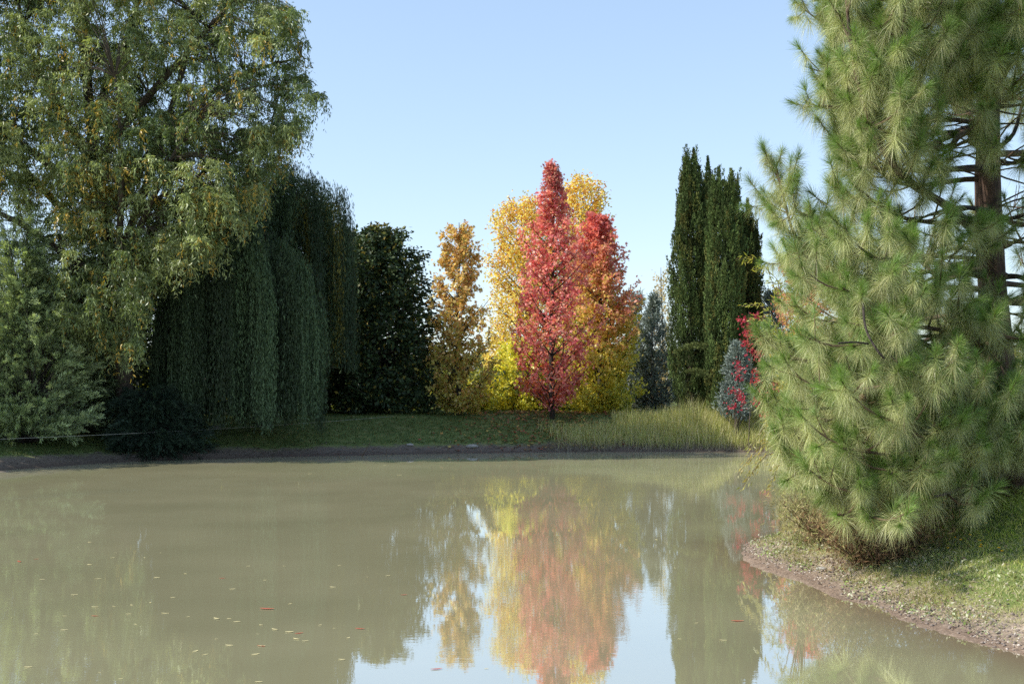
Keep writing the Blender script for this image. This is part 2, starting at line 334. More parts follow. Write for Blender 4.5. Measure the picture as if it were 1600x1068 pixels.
def pal_brown(pos, h, dx, rel, b, rng):
    c = palette([(.68, .42, .15), (.76, .56, .20), (.54, .30, .11), (.74, .62, .22), (.46, .42, .13)], len(pos), rng)
    f = h + rng.normal(0, .1, len(pos)); low = f < .38
    return np.where((low & (rng.random(len(pos)) < .6))[:, None], np.array([.46, .42, .09]), c)
def pal_yellow(pos, h, dx, rel, b, rng):
    c = palette([(.84, .70, .15), (.82, .62, .12), (.78, .70, .22), (.88, .76, .22)], len(pos), rng)
    return np.where((rng.random(len(pos)) < .18 * h * 2)[:, None], np.array([.60, .28, .05]), c)
def pal_lime(pos, h, dx, rel, b, rng):
    return palette([(.80, .74, .10), (.70, .68, .10), (.85, .76, .12), (.50, .58, .10)], len(pos), rng)

broad_tree('liquidambar_tree', 'crimson conical tree at the edge of the bank with a bare slim trunk', 'tree', 863,
           [(606, 838, 892), (596, 810, 916), (575, 794, 934), (550, 790, 935), (510, 792, 936), (470, 798, 930), (420, 806, 922), (370, 820, 908), (330, 835, 891), (300, 845, 880), (275, 854, 871), (252, 861, 865), (244, 862, 864)],
           46.6, pal_red, nb=118, rise=.95, twigs=9, leaves=13, leaf=(.13, .14), seed=3, twig_len=.5, inner=.1, env_jit=(.6, 1.2))
broad_tree('liquidambar_tree', 'broad tree, green and gold below and rusty red on top, right of the crimson tree', 'tree', 938,
           [(650, 900, 990), (620, 870, 1000), (580, 868, 1005), (520, 872, 1004), (470, 880, 1000), (430, 885, 985), (400, 890, 975), (375, 900, 965), (350, 915, 950), (325, 929, 943)],
           50.0, pal_mixed, nb=170, rise=.9, twigs=10, leaves=15, leaf=(.14, .15), seed=5, twig_len=.55, inner=.15)
broad_tree('liquidambar_tree', 'narrow bronze and ochre tree with a knobbly top beside the dark evergreen', 'tree', 716,
           [(640, 690, 745), (610, 668, 770), (560, 670, 778), (500, 675, 770), (450, 676, 762), (420, 678, 755), (395, 678, 748), (370, 688, 738), (345, 706, 724), (338, 713, 719)],
           47.2, pal_brown, nb=100, rise=1.2, twigs=8, leaves=13, leaf=(.14, .14), seed=8, twig_len=.45, inner=.2, env_jit=(.6, 1.12))
broad_tree('ash_tree', 'golden yellow tree behind the crimson tree, showing on its left side', 'tree', 822,
           [(640, 770, 870), (600, 765, 880), (540, 760, 880), (480, 758, 880), (430, 762, 880), (390, 766, 870), (350, 770, 865), (320, 790, 850), (300, 815, 835)],
           57.0, pal_yellow, nb=160, rise=1.0, twigs=11, leaves=17, leaf=(.16, .09), tmpl=T_RHOMB, seed=12, twig_len=.8, inner=.35, jit=.15)
broad_tree('ash_tree', 'amber tree rising behind the gap between the two red trees', 'tree', 908,
           [(640, 860, 960), (500, 850, 960), (420, 855, 958), (360, 862, 953), (320, 868, 948), (295, 878, 940), (275, 893, 926), (264, 904, 912)],
           58.0, pal_yellow, nb=140, rise=1.0, twigs=10, leaves=15, leaf=(.16, .10), tmpl=T_RHOMB, seed=14, twig_len=.7, inner=.35, jit=.14)
broad_tree('maple_shrub', 'low lime yellow shrub glowing between the bronze tree and the crimson trunk', 'shrub', 812,
           [(652, 762, 866), (635, 756, 872), (600, 762, 870), (570, 772, 860), (545, 780, 845), (525, 800, 825)],
           54.0, pal_lime, nb=70, rise=.5, twigs=9, leaves=14, leaf=(.14, .13), seed=17, twig_len=.5, inner=.2, trunk_r=.07)
broad_tree('maple_shrub', 'small yellow green shrub low under the bronze tree', 'shrub', 748,
           [(652, 722, 780), (630, 712, 785), (610, 722, 778), (590, 735, 765)], 53.0, pal_lime, nb=40, rise=.4, twigs=8, leaves=12, seed=19, twig_len=.4, trunk_r=.05)
broad_tree('poplar_tree', 'thin pale yellow sapling behind the grey green conifer', 'tree', 1034,
           [(640, 1020, 1048), (520, 1018, 1050), (450, 1020, 1050), (425, 1024, 1044), (410, 1031, 1038)], 56.0,
           lambda p, h, dx, r, b, g: palette([(.55, .42, .18), (.45, .40, .16), (.60, .48, .25)], len(p), g), nb=40, rise=1.3, twigs=5, leaves=8, leaf=(.12, .10), seed=23, trunk_r=.06)
def pal_crim(pos, h, dx, rel, b, rng): return palette([(.46, .03, .07), (.36, .02, .05), (.52, .08, .10)], len(pos), rng)
broad_tree('red_shrub', 'sparse crimson shrub at the foot of the cypresses next to the pine', 'shrub', 1172,
           [(640, 1140, 1215), (612, 1132, 1212), (590, 1128, 1212), (560, 1146, 1200), (500, 1160, 1190), (475, 1166, 1184)], 41.0, pal_crim,
           nb=19, rise=.7, twigs=5, leaves=7, leaf=(.10, .10), seed=29, trunk_r=.012, twig_len=.3, inner=.45, bark='bark')
broad_tree('liquidambar_tree', 'rusty red tree glimpsed just behind the left edge of the pine', 'tree', 1262,
           [(640, 1210, 1330), (560, 1205, 1335), (480, 1212, 1325), (420, 1225, 1310), (385, 1240, 1290), (365, 1255, 1275)], 44.0, pal_mixed,
           nb=90, rise=.9, twigs=8, leaves=12, leaf=(.13, .14), seed=31)

# dark evergreen with a few yellow leaves, left of the bronze tree
def pal_dark(pos, h, dx, rel, b, rng):
    c = palette([(.040, .070, .026), (.058, .090, .032), (.030, .050, .024)], len(pos), rng); n = snoise(pos, 1.2, 41)
    y = (rng.random(len(pos)) < .09 + .3 * (n > .4) * (h > .25)); return np.where(y[:, None], palette([(.22, .17, .03), (.13, .14, .03)], len(pos), rng), c)
broad_tree('evergreen_tree', 'dense near black broad evergreen between the weeping willow and the bronze tree', 'tree', 590,
           [(650, 545, 690), (630, 530, 704), (600, 520, 704), (560, 515, 696), (520, 512, 700), (480, 520, 680), (455, 530, 684), (430, 540, 662), (405, 545, 656), (380, 562, 632), (360, 580, 612), (346, 590, 598)],
           48.5, pal_dark, nb=230, rise=.35, twigs=12, leaves=15, leaf=(.20, .11), tmpl=T_RHOMB, mat='dark', seed=43, trunk_r=.16, twig_len=.7, inner=.25, clear=.5, jit=.1, env_jit=(.7, 1.14))
broad_tree('evergreen_tree', 'dark evergreen mass behind the right edge of the weeping willow', 'tree', 545,
           [(645, 480, 600), (560, 470, 600), (480, 480, 590), (430, 500, 580), (390, 522, 572), (355, 545, 555)],
           50.0, pal_dark, nb=150, rise=.5, twigs=11, leaves=14, leaf=(.24, .14), tmpl=T_RHOMB, mat='dark', seed=45, trunk_r=.16, twig_len=.9, inner=.25, clear=1.2, jit=.14)

broad_tree('shade_tree', 'broad leafy tree on the left bank, left of the tamarisk', 'tree', -470,
           [(690, -640, -250), (600, -660, -240), (450, -650, -245), (300, -620, -270), (180, -560, -330), (120, -480, -400)], 33.8, pal_dark, nb=130, rise=.5, twigs=10, leaves=12, leaf=(.26, .16), tmpl=T_RHOMB, mat='dark', seed=47, trunk_r=.2, twig_len=.9, inner=.25, clear=1.0, jit=.15)
# blue grey conifers
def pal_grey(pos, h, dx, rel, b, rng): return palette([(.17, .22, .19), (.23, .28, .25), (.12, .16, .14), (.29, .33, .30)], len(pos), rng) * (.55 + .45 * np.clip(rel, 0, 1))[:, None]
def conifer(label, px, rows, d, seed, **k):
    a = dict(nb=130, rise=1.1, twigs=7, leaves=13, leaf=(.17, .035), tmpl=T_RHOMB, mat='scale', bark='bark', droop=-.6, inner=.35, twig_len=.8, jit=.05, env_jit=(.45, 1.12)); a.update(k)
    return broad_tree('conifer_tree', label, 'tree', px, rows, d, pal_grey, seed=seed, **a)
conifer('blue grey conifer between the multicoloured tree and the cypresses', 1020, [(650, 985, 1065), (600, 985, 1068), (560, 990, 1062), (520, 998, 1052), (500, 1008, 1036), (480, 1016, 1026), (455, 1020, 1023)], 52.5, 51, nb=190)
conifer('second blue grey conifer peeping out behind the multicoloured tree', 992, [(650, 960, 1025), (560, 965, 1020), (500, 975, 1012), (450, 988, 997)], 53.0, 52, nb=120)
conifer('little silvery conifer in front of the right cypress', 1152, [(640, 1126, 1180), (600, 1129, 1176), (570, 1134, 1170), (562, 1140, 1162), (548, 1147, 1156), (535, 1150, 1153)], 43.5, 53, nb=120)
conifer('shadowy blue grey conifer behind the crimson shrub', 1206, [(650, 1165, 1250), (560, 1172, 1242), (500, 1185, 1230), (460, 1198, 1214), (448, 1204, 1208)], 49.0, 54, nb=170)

# ------------------------------------------------------------------ columnar cypresses
def cypress(label, px, rows, d, spires, seed, n_pl=430, dark=1.0):
    rng = np.random.default_rng(seed); env, z0, z1 = env_fn(rows, px, d, .95); x0 = X(px, d); g0 = float(gz(x0, d))
    root = thing('cypress_tree', label, 'tree', (x0, d, g0), 'tall columnar cypresses')
    tp = np.stack([np.full(8, x0), np.full(8, d), np.linspace(g0 - .15, z1 - .6, 8)], -1)
    tubes('trunk', tp, np.linspace(.2, .03, 8), M['bark'], root, 8, .04, seed)
    bag = Bag(T_RHOMB)
    # plumes on the surface, and darker foliage filling the inside
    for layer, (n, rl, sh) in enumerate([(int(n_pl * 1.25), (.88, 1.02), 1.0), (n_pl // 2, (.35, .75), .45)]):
        zb = z0 + (z1 - z0 - .9) * (rng.random(n) ** .9); az = rng.random(n) * 6.2832; R = env(zb, az) * rng.uniform(*rl, n)
        R *= 1 + .12 * np.sin(az * 5 + seed + zb * .35)
        L_ = rng.uniform(.5, 1.2, n); r_ = rng.uniform(.06, .13, n) * (1 + .5 * layer); k = 95
        base = np.stack([x0 + np.cos(az) * R, d + np.sin(az) * R, zb], -1)
        outw = np.stack([np.cos(az), np.sin(az), np.zeros(n)], -1); ax = nrm(np.array([0, 0, 1.]) + outw * rng.uniform(-.02, .2, (n, 1)) + rng.normal(0, .06, (n, 3)))
        t = rng.random((n, k)); ang = rng.random((n, k)) * 6.2832; rr = r_[:, None] * (np.sin(np.clip(t * 1.15 + .12, 0, 1) * np.pi) ** .7 + .1)
        lat = np.stack([np.cos(ang), np.sin(ang), np.zeros_like(ang)], -1)
        pos = base[:, None] + ax[:, None] * (t * L_[:, None])[..., None] + lat * rr[..., None]
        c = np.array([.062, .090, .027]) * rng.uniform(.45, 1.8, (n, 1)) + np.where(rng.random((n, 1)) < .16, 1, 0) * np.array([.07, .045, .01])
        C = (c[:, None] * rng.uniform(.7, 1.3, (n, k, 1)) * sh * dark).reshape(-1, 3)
        dd = (ax[:, None] * 1.0 + lat * .5 + rng.normal(0, .2, (n, k, 3))).reshape(-1, 3)
        bag.add(pos.reshape(-1, 3), dd, rng.uniform(.07, .13, n * k), rng.uniform(.025, .045, n * k), C, rng)
    for sx, sy, top, w in spires:      # pointed leaders at the top
        n = 700; xs = X(sx, d); zt = Z(sy, d); Lr = top; t = rng.random(n); ang = rng.random(n) * 6.2832
        rr = w * .8 * (1 - t) ** .8 * rng.uniform(.5, 1.1, n); lat = np.stack([np.cos(ang), np.sin(ang), np.zeros(n)], -1)
        pos = np.array([xs, d, 0]) + lat * rr[:, None]; pos[:, 2] = zt - Lr * (1 - t)
        bag.add(pos, lat * .45 + np.array([0, 0, 1]) + rng.normal(0, .15, (n, 3)), rng.uniform(.08, .15, n), .04, np.array([.055, .082, .025]) * dark * rng.uniform(.6, 1.5, (n, 1)), rng)
    bag.build('crown', M['scale'], root); return root
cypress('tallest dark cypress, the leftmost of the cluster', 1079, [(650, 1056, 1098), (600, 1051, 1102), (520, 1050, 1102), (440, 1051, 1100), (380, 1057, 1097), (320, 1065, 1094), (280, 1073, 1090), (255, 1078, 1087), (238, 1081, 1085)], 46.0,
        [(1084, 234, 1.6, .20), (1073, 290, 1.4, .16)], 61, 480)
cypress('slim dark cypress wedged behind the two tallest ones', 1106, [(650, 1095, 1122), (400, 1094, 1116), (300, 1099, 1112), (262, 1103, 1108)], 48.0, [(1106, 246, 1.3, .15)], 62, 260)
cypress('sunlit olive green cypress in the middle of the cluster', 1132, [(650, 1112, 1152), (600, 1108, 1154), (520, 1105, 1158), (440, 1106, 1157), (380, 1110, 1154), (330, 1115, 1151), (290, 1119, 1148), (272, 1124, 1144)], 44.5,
        [(1123, 262, 1.7, .2), (1143, 266, 1.8, .2), (1134, 285, 1.4, .2)], 63, 520, 1.25)  # last factor brightens the foliage: sunlight put into its colour
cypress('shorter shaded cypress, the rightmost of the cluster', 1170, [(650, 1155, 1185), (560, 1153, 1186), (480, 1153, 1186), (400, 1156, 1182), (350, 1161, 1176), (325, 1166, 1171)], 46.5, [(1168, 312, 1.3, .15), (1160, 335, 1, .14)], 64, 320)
# two side boughs reaching left from the middle cypress
def cypress_bough(parent, px0, py0, px1, py1, d, seed):
    rng = np.random.default_rng(seed); a = at(px0, py0, d); b = at(px1, py1, d); n = 900; t = rng.random(n)
    P_ = spline([a, a * .5 + b * .5 + [0, 0, .16], b], 8); tubes('bough', P_, np.linspace(.04, .01, 8), M['bark'], parent, 5)
    pos = np.stack([np.interp(t * 7, np.arange(8), P_[:, i]) for i in range(3)], -1) + rng.normal(0, .07, (n, 3)) * (1 - .6 * t)[:, None]
    bg = Bag(T_RHOMB); bg.add(pos, nrm(b - a) + [0, 0, .6] + rng.normal(0, .4, (n, 3)), .11, .04, np.array([.11, .13, .04]) * rng.uniform(.7, 1.5, (n, 1)), rng); bg.build('bough_foliage', M['scale'], parent)
cyp_mid = [o for o in ORG if o.name == 'cypress_tree.002'][0]
cypress_bough(cyp_mid, 1108, 541, 1056, 550, 44.2, 1); cypress_bough(cyp_mid, 1110, 590, 1074, 581, 44.2, 2)

# ------------------------------------------------------------------ willows
def weeping(name, label, px, d, g_d, dome, depth, bottom, seed, n_rope=170, per=15, yellow=.0, leafk=62, base=(.066, .105, .050)):
    """dome: list of (photo column, photo row) of the crown top; strands hang from it to the row `bottom`"""
    rng = np.random.default_rng(seed); x0 = X(px, d); g0 = float(gz(x0, g_d))
    root = thing(name, label, 'tree', (x0, g_d, g0))
    dx = np.array([X(p[0], d) for p in dome]); dz = np.array([Z(p[1], d) for p in dome])
    top = dz.max(); tp = spline([[x0, g_d, g0 - .2], [x0 + .15, g_d, g0 + 2], [x0 - .1, g_d, g0 + 4], [x0, g_d, top - 1.6]], 9)
    tubes('trunk', tp, np.linspace(.32, .09, 9), M['dark_bark'], root, 10, .04, seed)
    ng = n_rope // 5; gxs = rng.uniform(dx[0], dx[-1], ng); gi = rng.integers(0, ng, n_rope); xs = np.clip(gxs[gi] + rng.normal(0, .16, n_rope), dx[0], dx[-1]); mid = (dx[0] + dx[-1]) / 2; hw = (dx[-1] - dx[0]) / 2
    e = np.sqrt(np.clip(1 - ((xs - mid) / hw) ** 2, 0.05, 1)); v = rng.uniform(-1, 1, ng)[gi]; v = np.clip(np.sign(v) * np.abs(v) ** .5 + rng.normal(0, .1, n_rope), -1, 1)
    ys = d + v * depth * e; zt = np.interp(xs, dx, dz) * 1.0; zt = zt - (np.abs(v) ** 2.2) * 1.3 * rng.uniform(.5, 1.3, n_rope) - rng.random(n_rope) ** 2 * 1.5
    # arching limbs carrying the ropes
    m = min(60, n_rope); tgt = np.stack([xs[:m], ys[:m], zt[:m]], -1); t = np.linspace(0, 1, 7)
    st = np.array([x0, g_d, 0]) * np.ones((m, 1)); st[:, 2] = np.minimum(zt[:m] - 1.2, top - 2.5)
    LP = st[:, None] * (1 - t)[None, :, None] + tgt[:, None] * t[None, :, None]; LP[:, :, 2] += .35 * np.sin(t * np.pi)[None] - .15
    tubes('limbs', LP, (.07 * (1 - t * .85))[None] * np.ones((m, 1)), M['dark_bark'], root, 5)
    bag = Bag(T_RHOMB)
    ns = n_rope * per; ri = np.repeat(np.arange(n_rope), per)
    sx = xs[ri] + rng.normal(0, .10, ns); sy = ys[ri] + rng.normal(0, .10, ns); sz = zt[ri] + rng.normal(0, .16, ns)
    gb = gz(sx, sy) + .25; bz = np.maximum(Z(bottom, d) + rng.exponential(.55, ng)[gi][ri] + rng.normal(0, .25, n_rope)[ri] + rng.exponential(.5, ns) * rng.random(ns), gb)
    short = rng.random(ns) < .22; bz = np.where(short, sz - (sz - bz) * rng.uniform(.25, .8, ns), bz)
    LL = np.maximum(sz - bz, .5); out = np.sign(sx - x0) * rng.uniform(.1, .45, ns)
    n = ns * leafk; si = np.repeat(np.arange(ns), leafk); u = rng.random(n)
    fall = LL[si] * u
    arch = 1 - np.exp(-fall * 2.2)
    px_ = sx[si] - 1.7 * out[si] * (1 - arch) + .05 * np.sin(fall * 1.3 + si); py_ = sy[si] + .05 * np.cos(fall * 1.1 + si)
    pz = sz[si] - fall + .42 * (1 - arch) * (1 - np.exp(-fall * 9)) - .25 * (1 - arch)
    pos = np.stack([px_, py_, pz], -1) + rng.normal(0, .022, (n, 3))
    ld = rng.normal(0, .22, (n, 3)) + np.array([0, 0, -1.]); rc = (rng.uniform(.5, 1.0, (ng, 1)) ** 1.2 * 1.25)[gi] * rng.uniform(.7, 1.3, (n_rope, 1)); rc = rc[ri][si]
    C = np.array(base) * rc * rng.uniform(.7, 1.35, (n, 1))
    if yellow: yy = (rng.random(n_rope) < yellow)[ri][si]; C = np.where(yy[:, None], np.array([.22, .19, .03]) * rng.uniform(.5, 1.2, (n, 1)), C)  # yellow strands: backlit glow put into the leaf colour
    bag.add(pos, ld, rng.uniform(.10, .17, n), rng.uniform(.018, .03, n), C, rng); bag.build('crown', M['strand'], root)
    return root
weeping('weeping_willow', 'dark weeping willow whose long curtains hang almost to the mud', 390, 40.5, 43.0,
        [(245, 470), (262, 400), (285, 340), (320, 300), (370, 290), (420, 330), (455, 372), (480, 376), (498, 392), (507, 430)], 1.9, 668, 71, 420, 11)
weeping('weeping_willow', 'taller dark weeping willow behind, its arching tips against the sky', 470, 44.0, 46.5,
        [(340, 300), (380, 258), (415, 246), (450, 256), (480, 262), (505, 266), (530, 270), (545, 285), (552, 330)], 2.0, 575, 72, 230, 13, .1)
weeping('weeping_willow', 'willow curtains coloured a backlit yellow in the gloom under the dark evergreen', 500, 50.0, 51.0,
        [(420, 520), (450, 505), (500, 500), (560, 505), (600, 520)], 1.0, 640, 73, 60, 10, .75, 36)

def clump_willow():
    rng = np.random.default_rng(81); d = 38.8; base = (X(190, d), d + .8, float(gz(X(190, d), d + .8)))
    root = thing('willow_tree', 'huge sunlit willow with olive leaves and orange tipped sprays filling the upper left', 'tree', base)
    b = np.array(base)
    tp = spline([b - [0, 0, .2], at(190, 560, d + .8), at(180, 440, d + .8), at(160, 320, d + .8), at(140, 200, d + .8), at(133, 80, d + .8), at(128, -60, d + .8)], 14)
    tr = tubes('trunk', tp, np.linspace(.32, .11, 14), M['bark'], root, 12, .05, 1)
    ORG[tr] = ORG[root]
    limbs = []
    LS = [[(176, 430, 37), (215, 330, 36.5), (260, 200, 36), (300, 60, 36), (340, -90, 36)], [(165, 340, 37), (215, 260, 37.5), (290, 170, 38), (380, 110, 38), (470, 90, 38)],
          [(178, 440, 37), (260, 330, 37.5), (330, 250, 38), (420, 215, 38.5)], [(150, 260, 37), (95, 180, 36.5), (50, 90, 36), (20, -30, 36)], [(160, 330, 37), (60, 240, 35.5), (-60, 170, 35), (-180, 120, 35)],
          [(178, 450, 37), (90, 390, 35.5), (10, 330, 34.8), (-120, 300, 34.5)], [(140, 200, 37), (200, 60, 38), (240, -80, 38.5)], [(180, 470, 37), (190, 330, 35), (190, 200, 34), (180, 120, 33.7)],
          [(170, 400, 37), (70, 300, 38.5), (-40, 180, 39), (-140, 40, 39)], [(150, 250, 37), (240, 140, 36), (330, 40, 35.5), (420, -60, 35.5)], [(178, 440, 37), (230, 330, 35), (270, 240, 34), (300, 190, 33.8)]]
    LS = [[(p[0], p[1], p[2] + 2.3) for p in l] for l in LS]
    for i, pts in enumerate(LS):
        pl = spline([at(*p) for p in pts], 10); limbs.append(pl)
        tubes('limb', pl, np.linspace(.17, .035, 10), M['bark'], tr, 7, .04, i)
    LPt = np.concatenate(limbs + [tp[4:]])
    # clump centres on a lobed shell
    right = np.array([(-260, -60), (-200, 20), (-150, 120), (-100, 230), (-40, 400), (0, 466), (50, 492), (100, 500), (150, 512), (190, 490), (230, 455), (260, 440), (310, 420), (360, 385), (400, 325), (440, 260), (540, 225), (560, 200)], float)
    cs = []
    while len(cs) < 2050:
        px, py = rng.uniform(-330, 515), rng.uniform(-230, 545); rr = np.interp(py, right[:, 0], right[:, 1])
        if px > rr - 12: continue
        if (py > 330 and px < 90 and rng.random() < .5) or (py > 470 and px < 60): continue
        if px < 70 and py > 260 and rng.random() < .7: continue
        y = d + rng.uniform(-1, 1) * 3.3 * math.sqrt(max(.12, 1 - ((px - 90) / 440) ** 4))
        if py < 190 and rng.random() < .28: continue
        if 60 < py and px > 300 and py < 190 and rng.random() < .2: continue
        if y < d - 1.2 and rng.random() < .25 and py < 150: continue
        cs.append(at(px, py, y) )
    cs = np.array(cs); nC = len(cs)
    # branchlets from limbs to clumps
    D = ((cs[:, None] - LPt[None]) ** 2).sum(-1) + 2.0 * np.maximum(0, LPt[None, :, 2] - cs[:, None, 2] + .3) ** 2
    st = LPt[np.argmin(D, 1)]; t = np.linspace(0, 1, 6)
    BP = st[:, None] * (1 - t)[None, :, None] + cs[:, None] * t[None, :, None]; BP[:, :, 2] += (.18 * np.linalg.norm(cs - st, axis=1))[:, None] * np.sin(t * np.pi)[None]
    tubes('branches', BP, (.024 * (1 - t * .8))[None] * np.ones((nC, 1)), M['bark'], root, 4)
    bag = Bag(T_RHOMB); tw = 13; lf = 19
    ns = nC * tw; ci = np.repeat(np.arange(nC), tw); az = rng.random(ns) * 6.2832
    hd = np.stack([np.cos(az), np.sin(az), np.zeros(ns)], -1); sp = rng.uniform(.12, .6, ns); hang = rng.uniform(.3, 1.25, ns)
    n = ns * lf; si = np.repeat(np.arange(ns), lf); u = rng.random(n)
    pos = cs[ci][si] + hd[si] * (sp[si] * np.sqrt(u))[:, None]; pos[:, 2] += .16 * np.sin(u * 2.6) - hang[si] * u ** 1.6
    pos += rng.normal(0, .03, (n, 3))
    ld = hd[si] * .55 * (1 - u)[:, None] + rng.normal(0, .45, (n, 3)) + np.array([0, 0, -.75])
    nv = snoise(cs, .8, 5) + rng.normal(0, .35, nC)
    cc = np.where((nv > .2)[:, None], np.array([.29, .335, .14]), np.array([.14, .185, .07])) * rng.uniform(.75, 1.25, (nC, 1))
    C = cc[ci][si] * rng.uniform(.65, 1.4, (n, 1))
    org_t = (rng.random(ns) < np.clip(.07 + .16 * (snoise(cs, 1.1, 77) > .55)[ci], 0, 1))[si] & (u > .25)
    C = np.where(org_t[:, None], palette([(.48, .30, .05), (.52, .38, .08), (.36, .26, .05)], n, rng), C)
    bag.add(pos, ld, rng.uniform(.11, .19, n), rng.uniform(.028, .045, n), C, rng)
    bag.build('crown', M['willow'], root)
clump_willow()

# ------------------------------------------------------------------ feathery tamarisk, lower left, and the juniper spilling over the water
def feathery(name, label, cat, px, d, rows, seed, nb, base, tipc, up=.5, depth=.8, plume=.75, k=95, mat='willow', droop=.25, tw=6):
    rng = np.random.default_rng(seed); env, z0, z1 = env_fn(rows, px, d, depth); x0 = X(px, d); g0 = float(gz(x0, d))
    root = thing(name, label, cat, (x0, d, g0))
    az = rng.random(nb) * 6.2832; ze = z0 + (z1 - z0) * rng.random(nb) ** .9; R = env(ze, az) * rng.uniform(.45, 1.0, nb) ; zs = np.maximum(g0, ze - R * up - .3); zs = g0 + (zs - g0) * .45
    t = np.linspace(0, 1, 7); hd = np.stack([np.cos(az), np.sin(az), np.zeros(nb)], -1)
    BP = np.array([x0, d, 0])[None, None] + hd[:, None] * (R[:, None] * t[None] ** .9)[..., None]; BP[:, :, 2] = zs[:, None] + (ze - zs)[:, None] * t[None] ** .9
    for i in range(5): a = i * 1.256; tubes('stem', spline([[x0, d, g0 - .1], [x0 + .25 * math.cos(a), d + .25 * math.sin(a), g0 + .6 * (z1 - g0) * .6], [x0 + .5 * math.cos(a), d + .4 * math.sin(a), g0 + (z1 - g0) * .75]], 7), np.linspace(.07, .02, 7), M['dark_bark'], root, 6)
    tubes('branches', BP, (.03 * (1 - t * .85))[None] * np.ones((nb, 1)), M['dark_bark'], root, 4)
    npl = nb * tw; bi = np.repeat(np.arange(nb), tw); u = rng.uniform(.5, 1, npl); fi = u * 6; a = np.minimum(fi.astype(int), 5); f = (fi - a)[:, None]
    st = BP[bi, a] * (1 - f) + BP[bi, a + 1] * f; dr = nrm(hd[bi] * .8 + np.array([0, 0, up]) + rng.normal(0, .45, (npl, 3))); L_ = plume * rng.uniform(.5, 1.2, npl)
    n = npl * k; pi_ = np.repeat(np.arange(npl), k); v = rng.random(n)
    pos = st[pi_] + dr[pi_] * (L_[pi_] * v)[:, None]; pos[:, 2] -= droop * L_[pi_] * v ** 2
    off = rng.normal(0, 1, (n, 3)) * (.13 * L_[pi_] * (1.1 - v))[:, None]; pos = pos + off
    ld = dr[pi_] * .9 + off * 2.0 + rng.normal(0, .25, (n, 3)); pc = rng.uniform(.6, 1.4, (npl, 1))[pi_]
    C = mixcol(base, tipc, v) * pc * rng.uniform(.75, 1.25, (n, 1))
    bag = Bag(T_RHOMB); bag.add(pos, ld, rng.uniform(.07, .13, n), rng.uniform(.012, .022, n), C, rng); bag.build('crown', M[mat], root); return root
feathery('tamarisk_bush', 'feathery grey green tamarisk at the left edge of the photo', 'bush', 40, 36.8,
         [(688, -90, 140), (640, -120, 170), (570, -150, 172), (500, -150, 165), (450, -140, 120), (420, -120, 85), (380, -100, 45), (345, -60, 20), (335, -30, 5)], 91, 330, (.15, .21, .09), (.42, .50, .26), .55, .55)
feathery('tamarisk_bush', 'shorter feathery bush tucked between the tamarisk and the willow trunk', 'bush', 130, 39.5,
         [(685, 70, 195), (640, 55, 200), (560, 60, 190), (500, 75, 170), (450, 90, 140), (425, 105, 125)], 92, 170, (.09, .14, .07), (.23, .29, .15), .6, .7)
feathery('juniper_bush', 'low dark juniper spilling down the mud to the water below the willow', 'bush', 240, 38.6,
         [(712, 175, 335), (690, 150, 345), (660, 150, 335), (630, 170, 300), (605, 200, 260)], 93, 170, (.022, .042, .026), (.035, .06, .036), .15, .7, .6, 80, 'dark', .5)
feathery('shade_bush', 'dark leafy bush in the shade between tamarisk and juniper', 'bush', 120, 41,
         [(680, 20, 240), (660, 10, 250), (600, 30, 240), (560, 60, 200)], 94, 150, (.02, .034, .018), (.035, .055, .028), .4, .6, .6, 60, 'dark', .4)

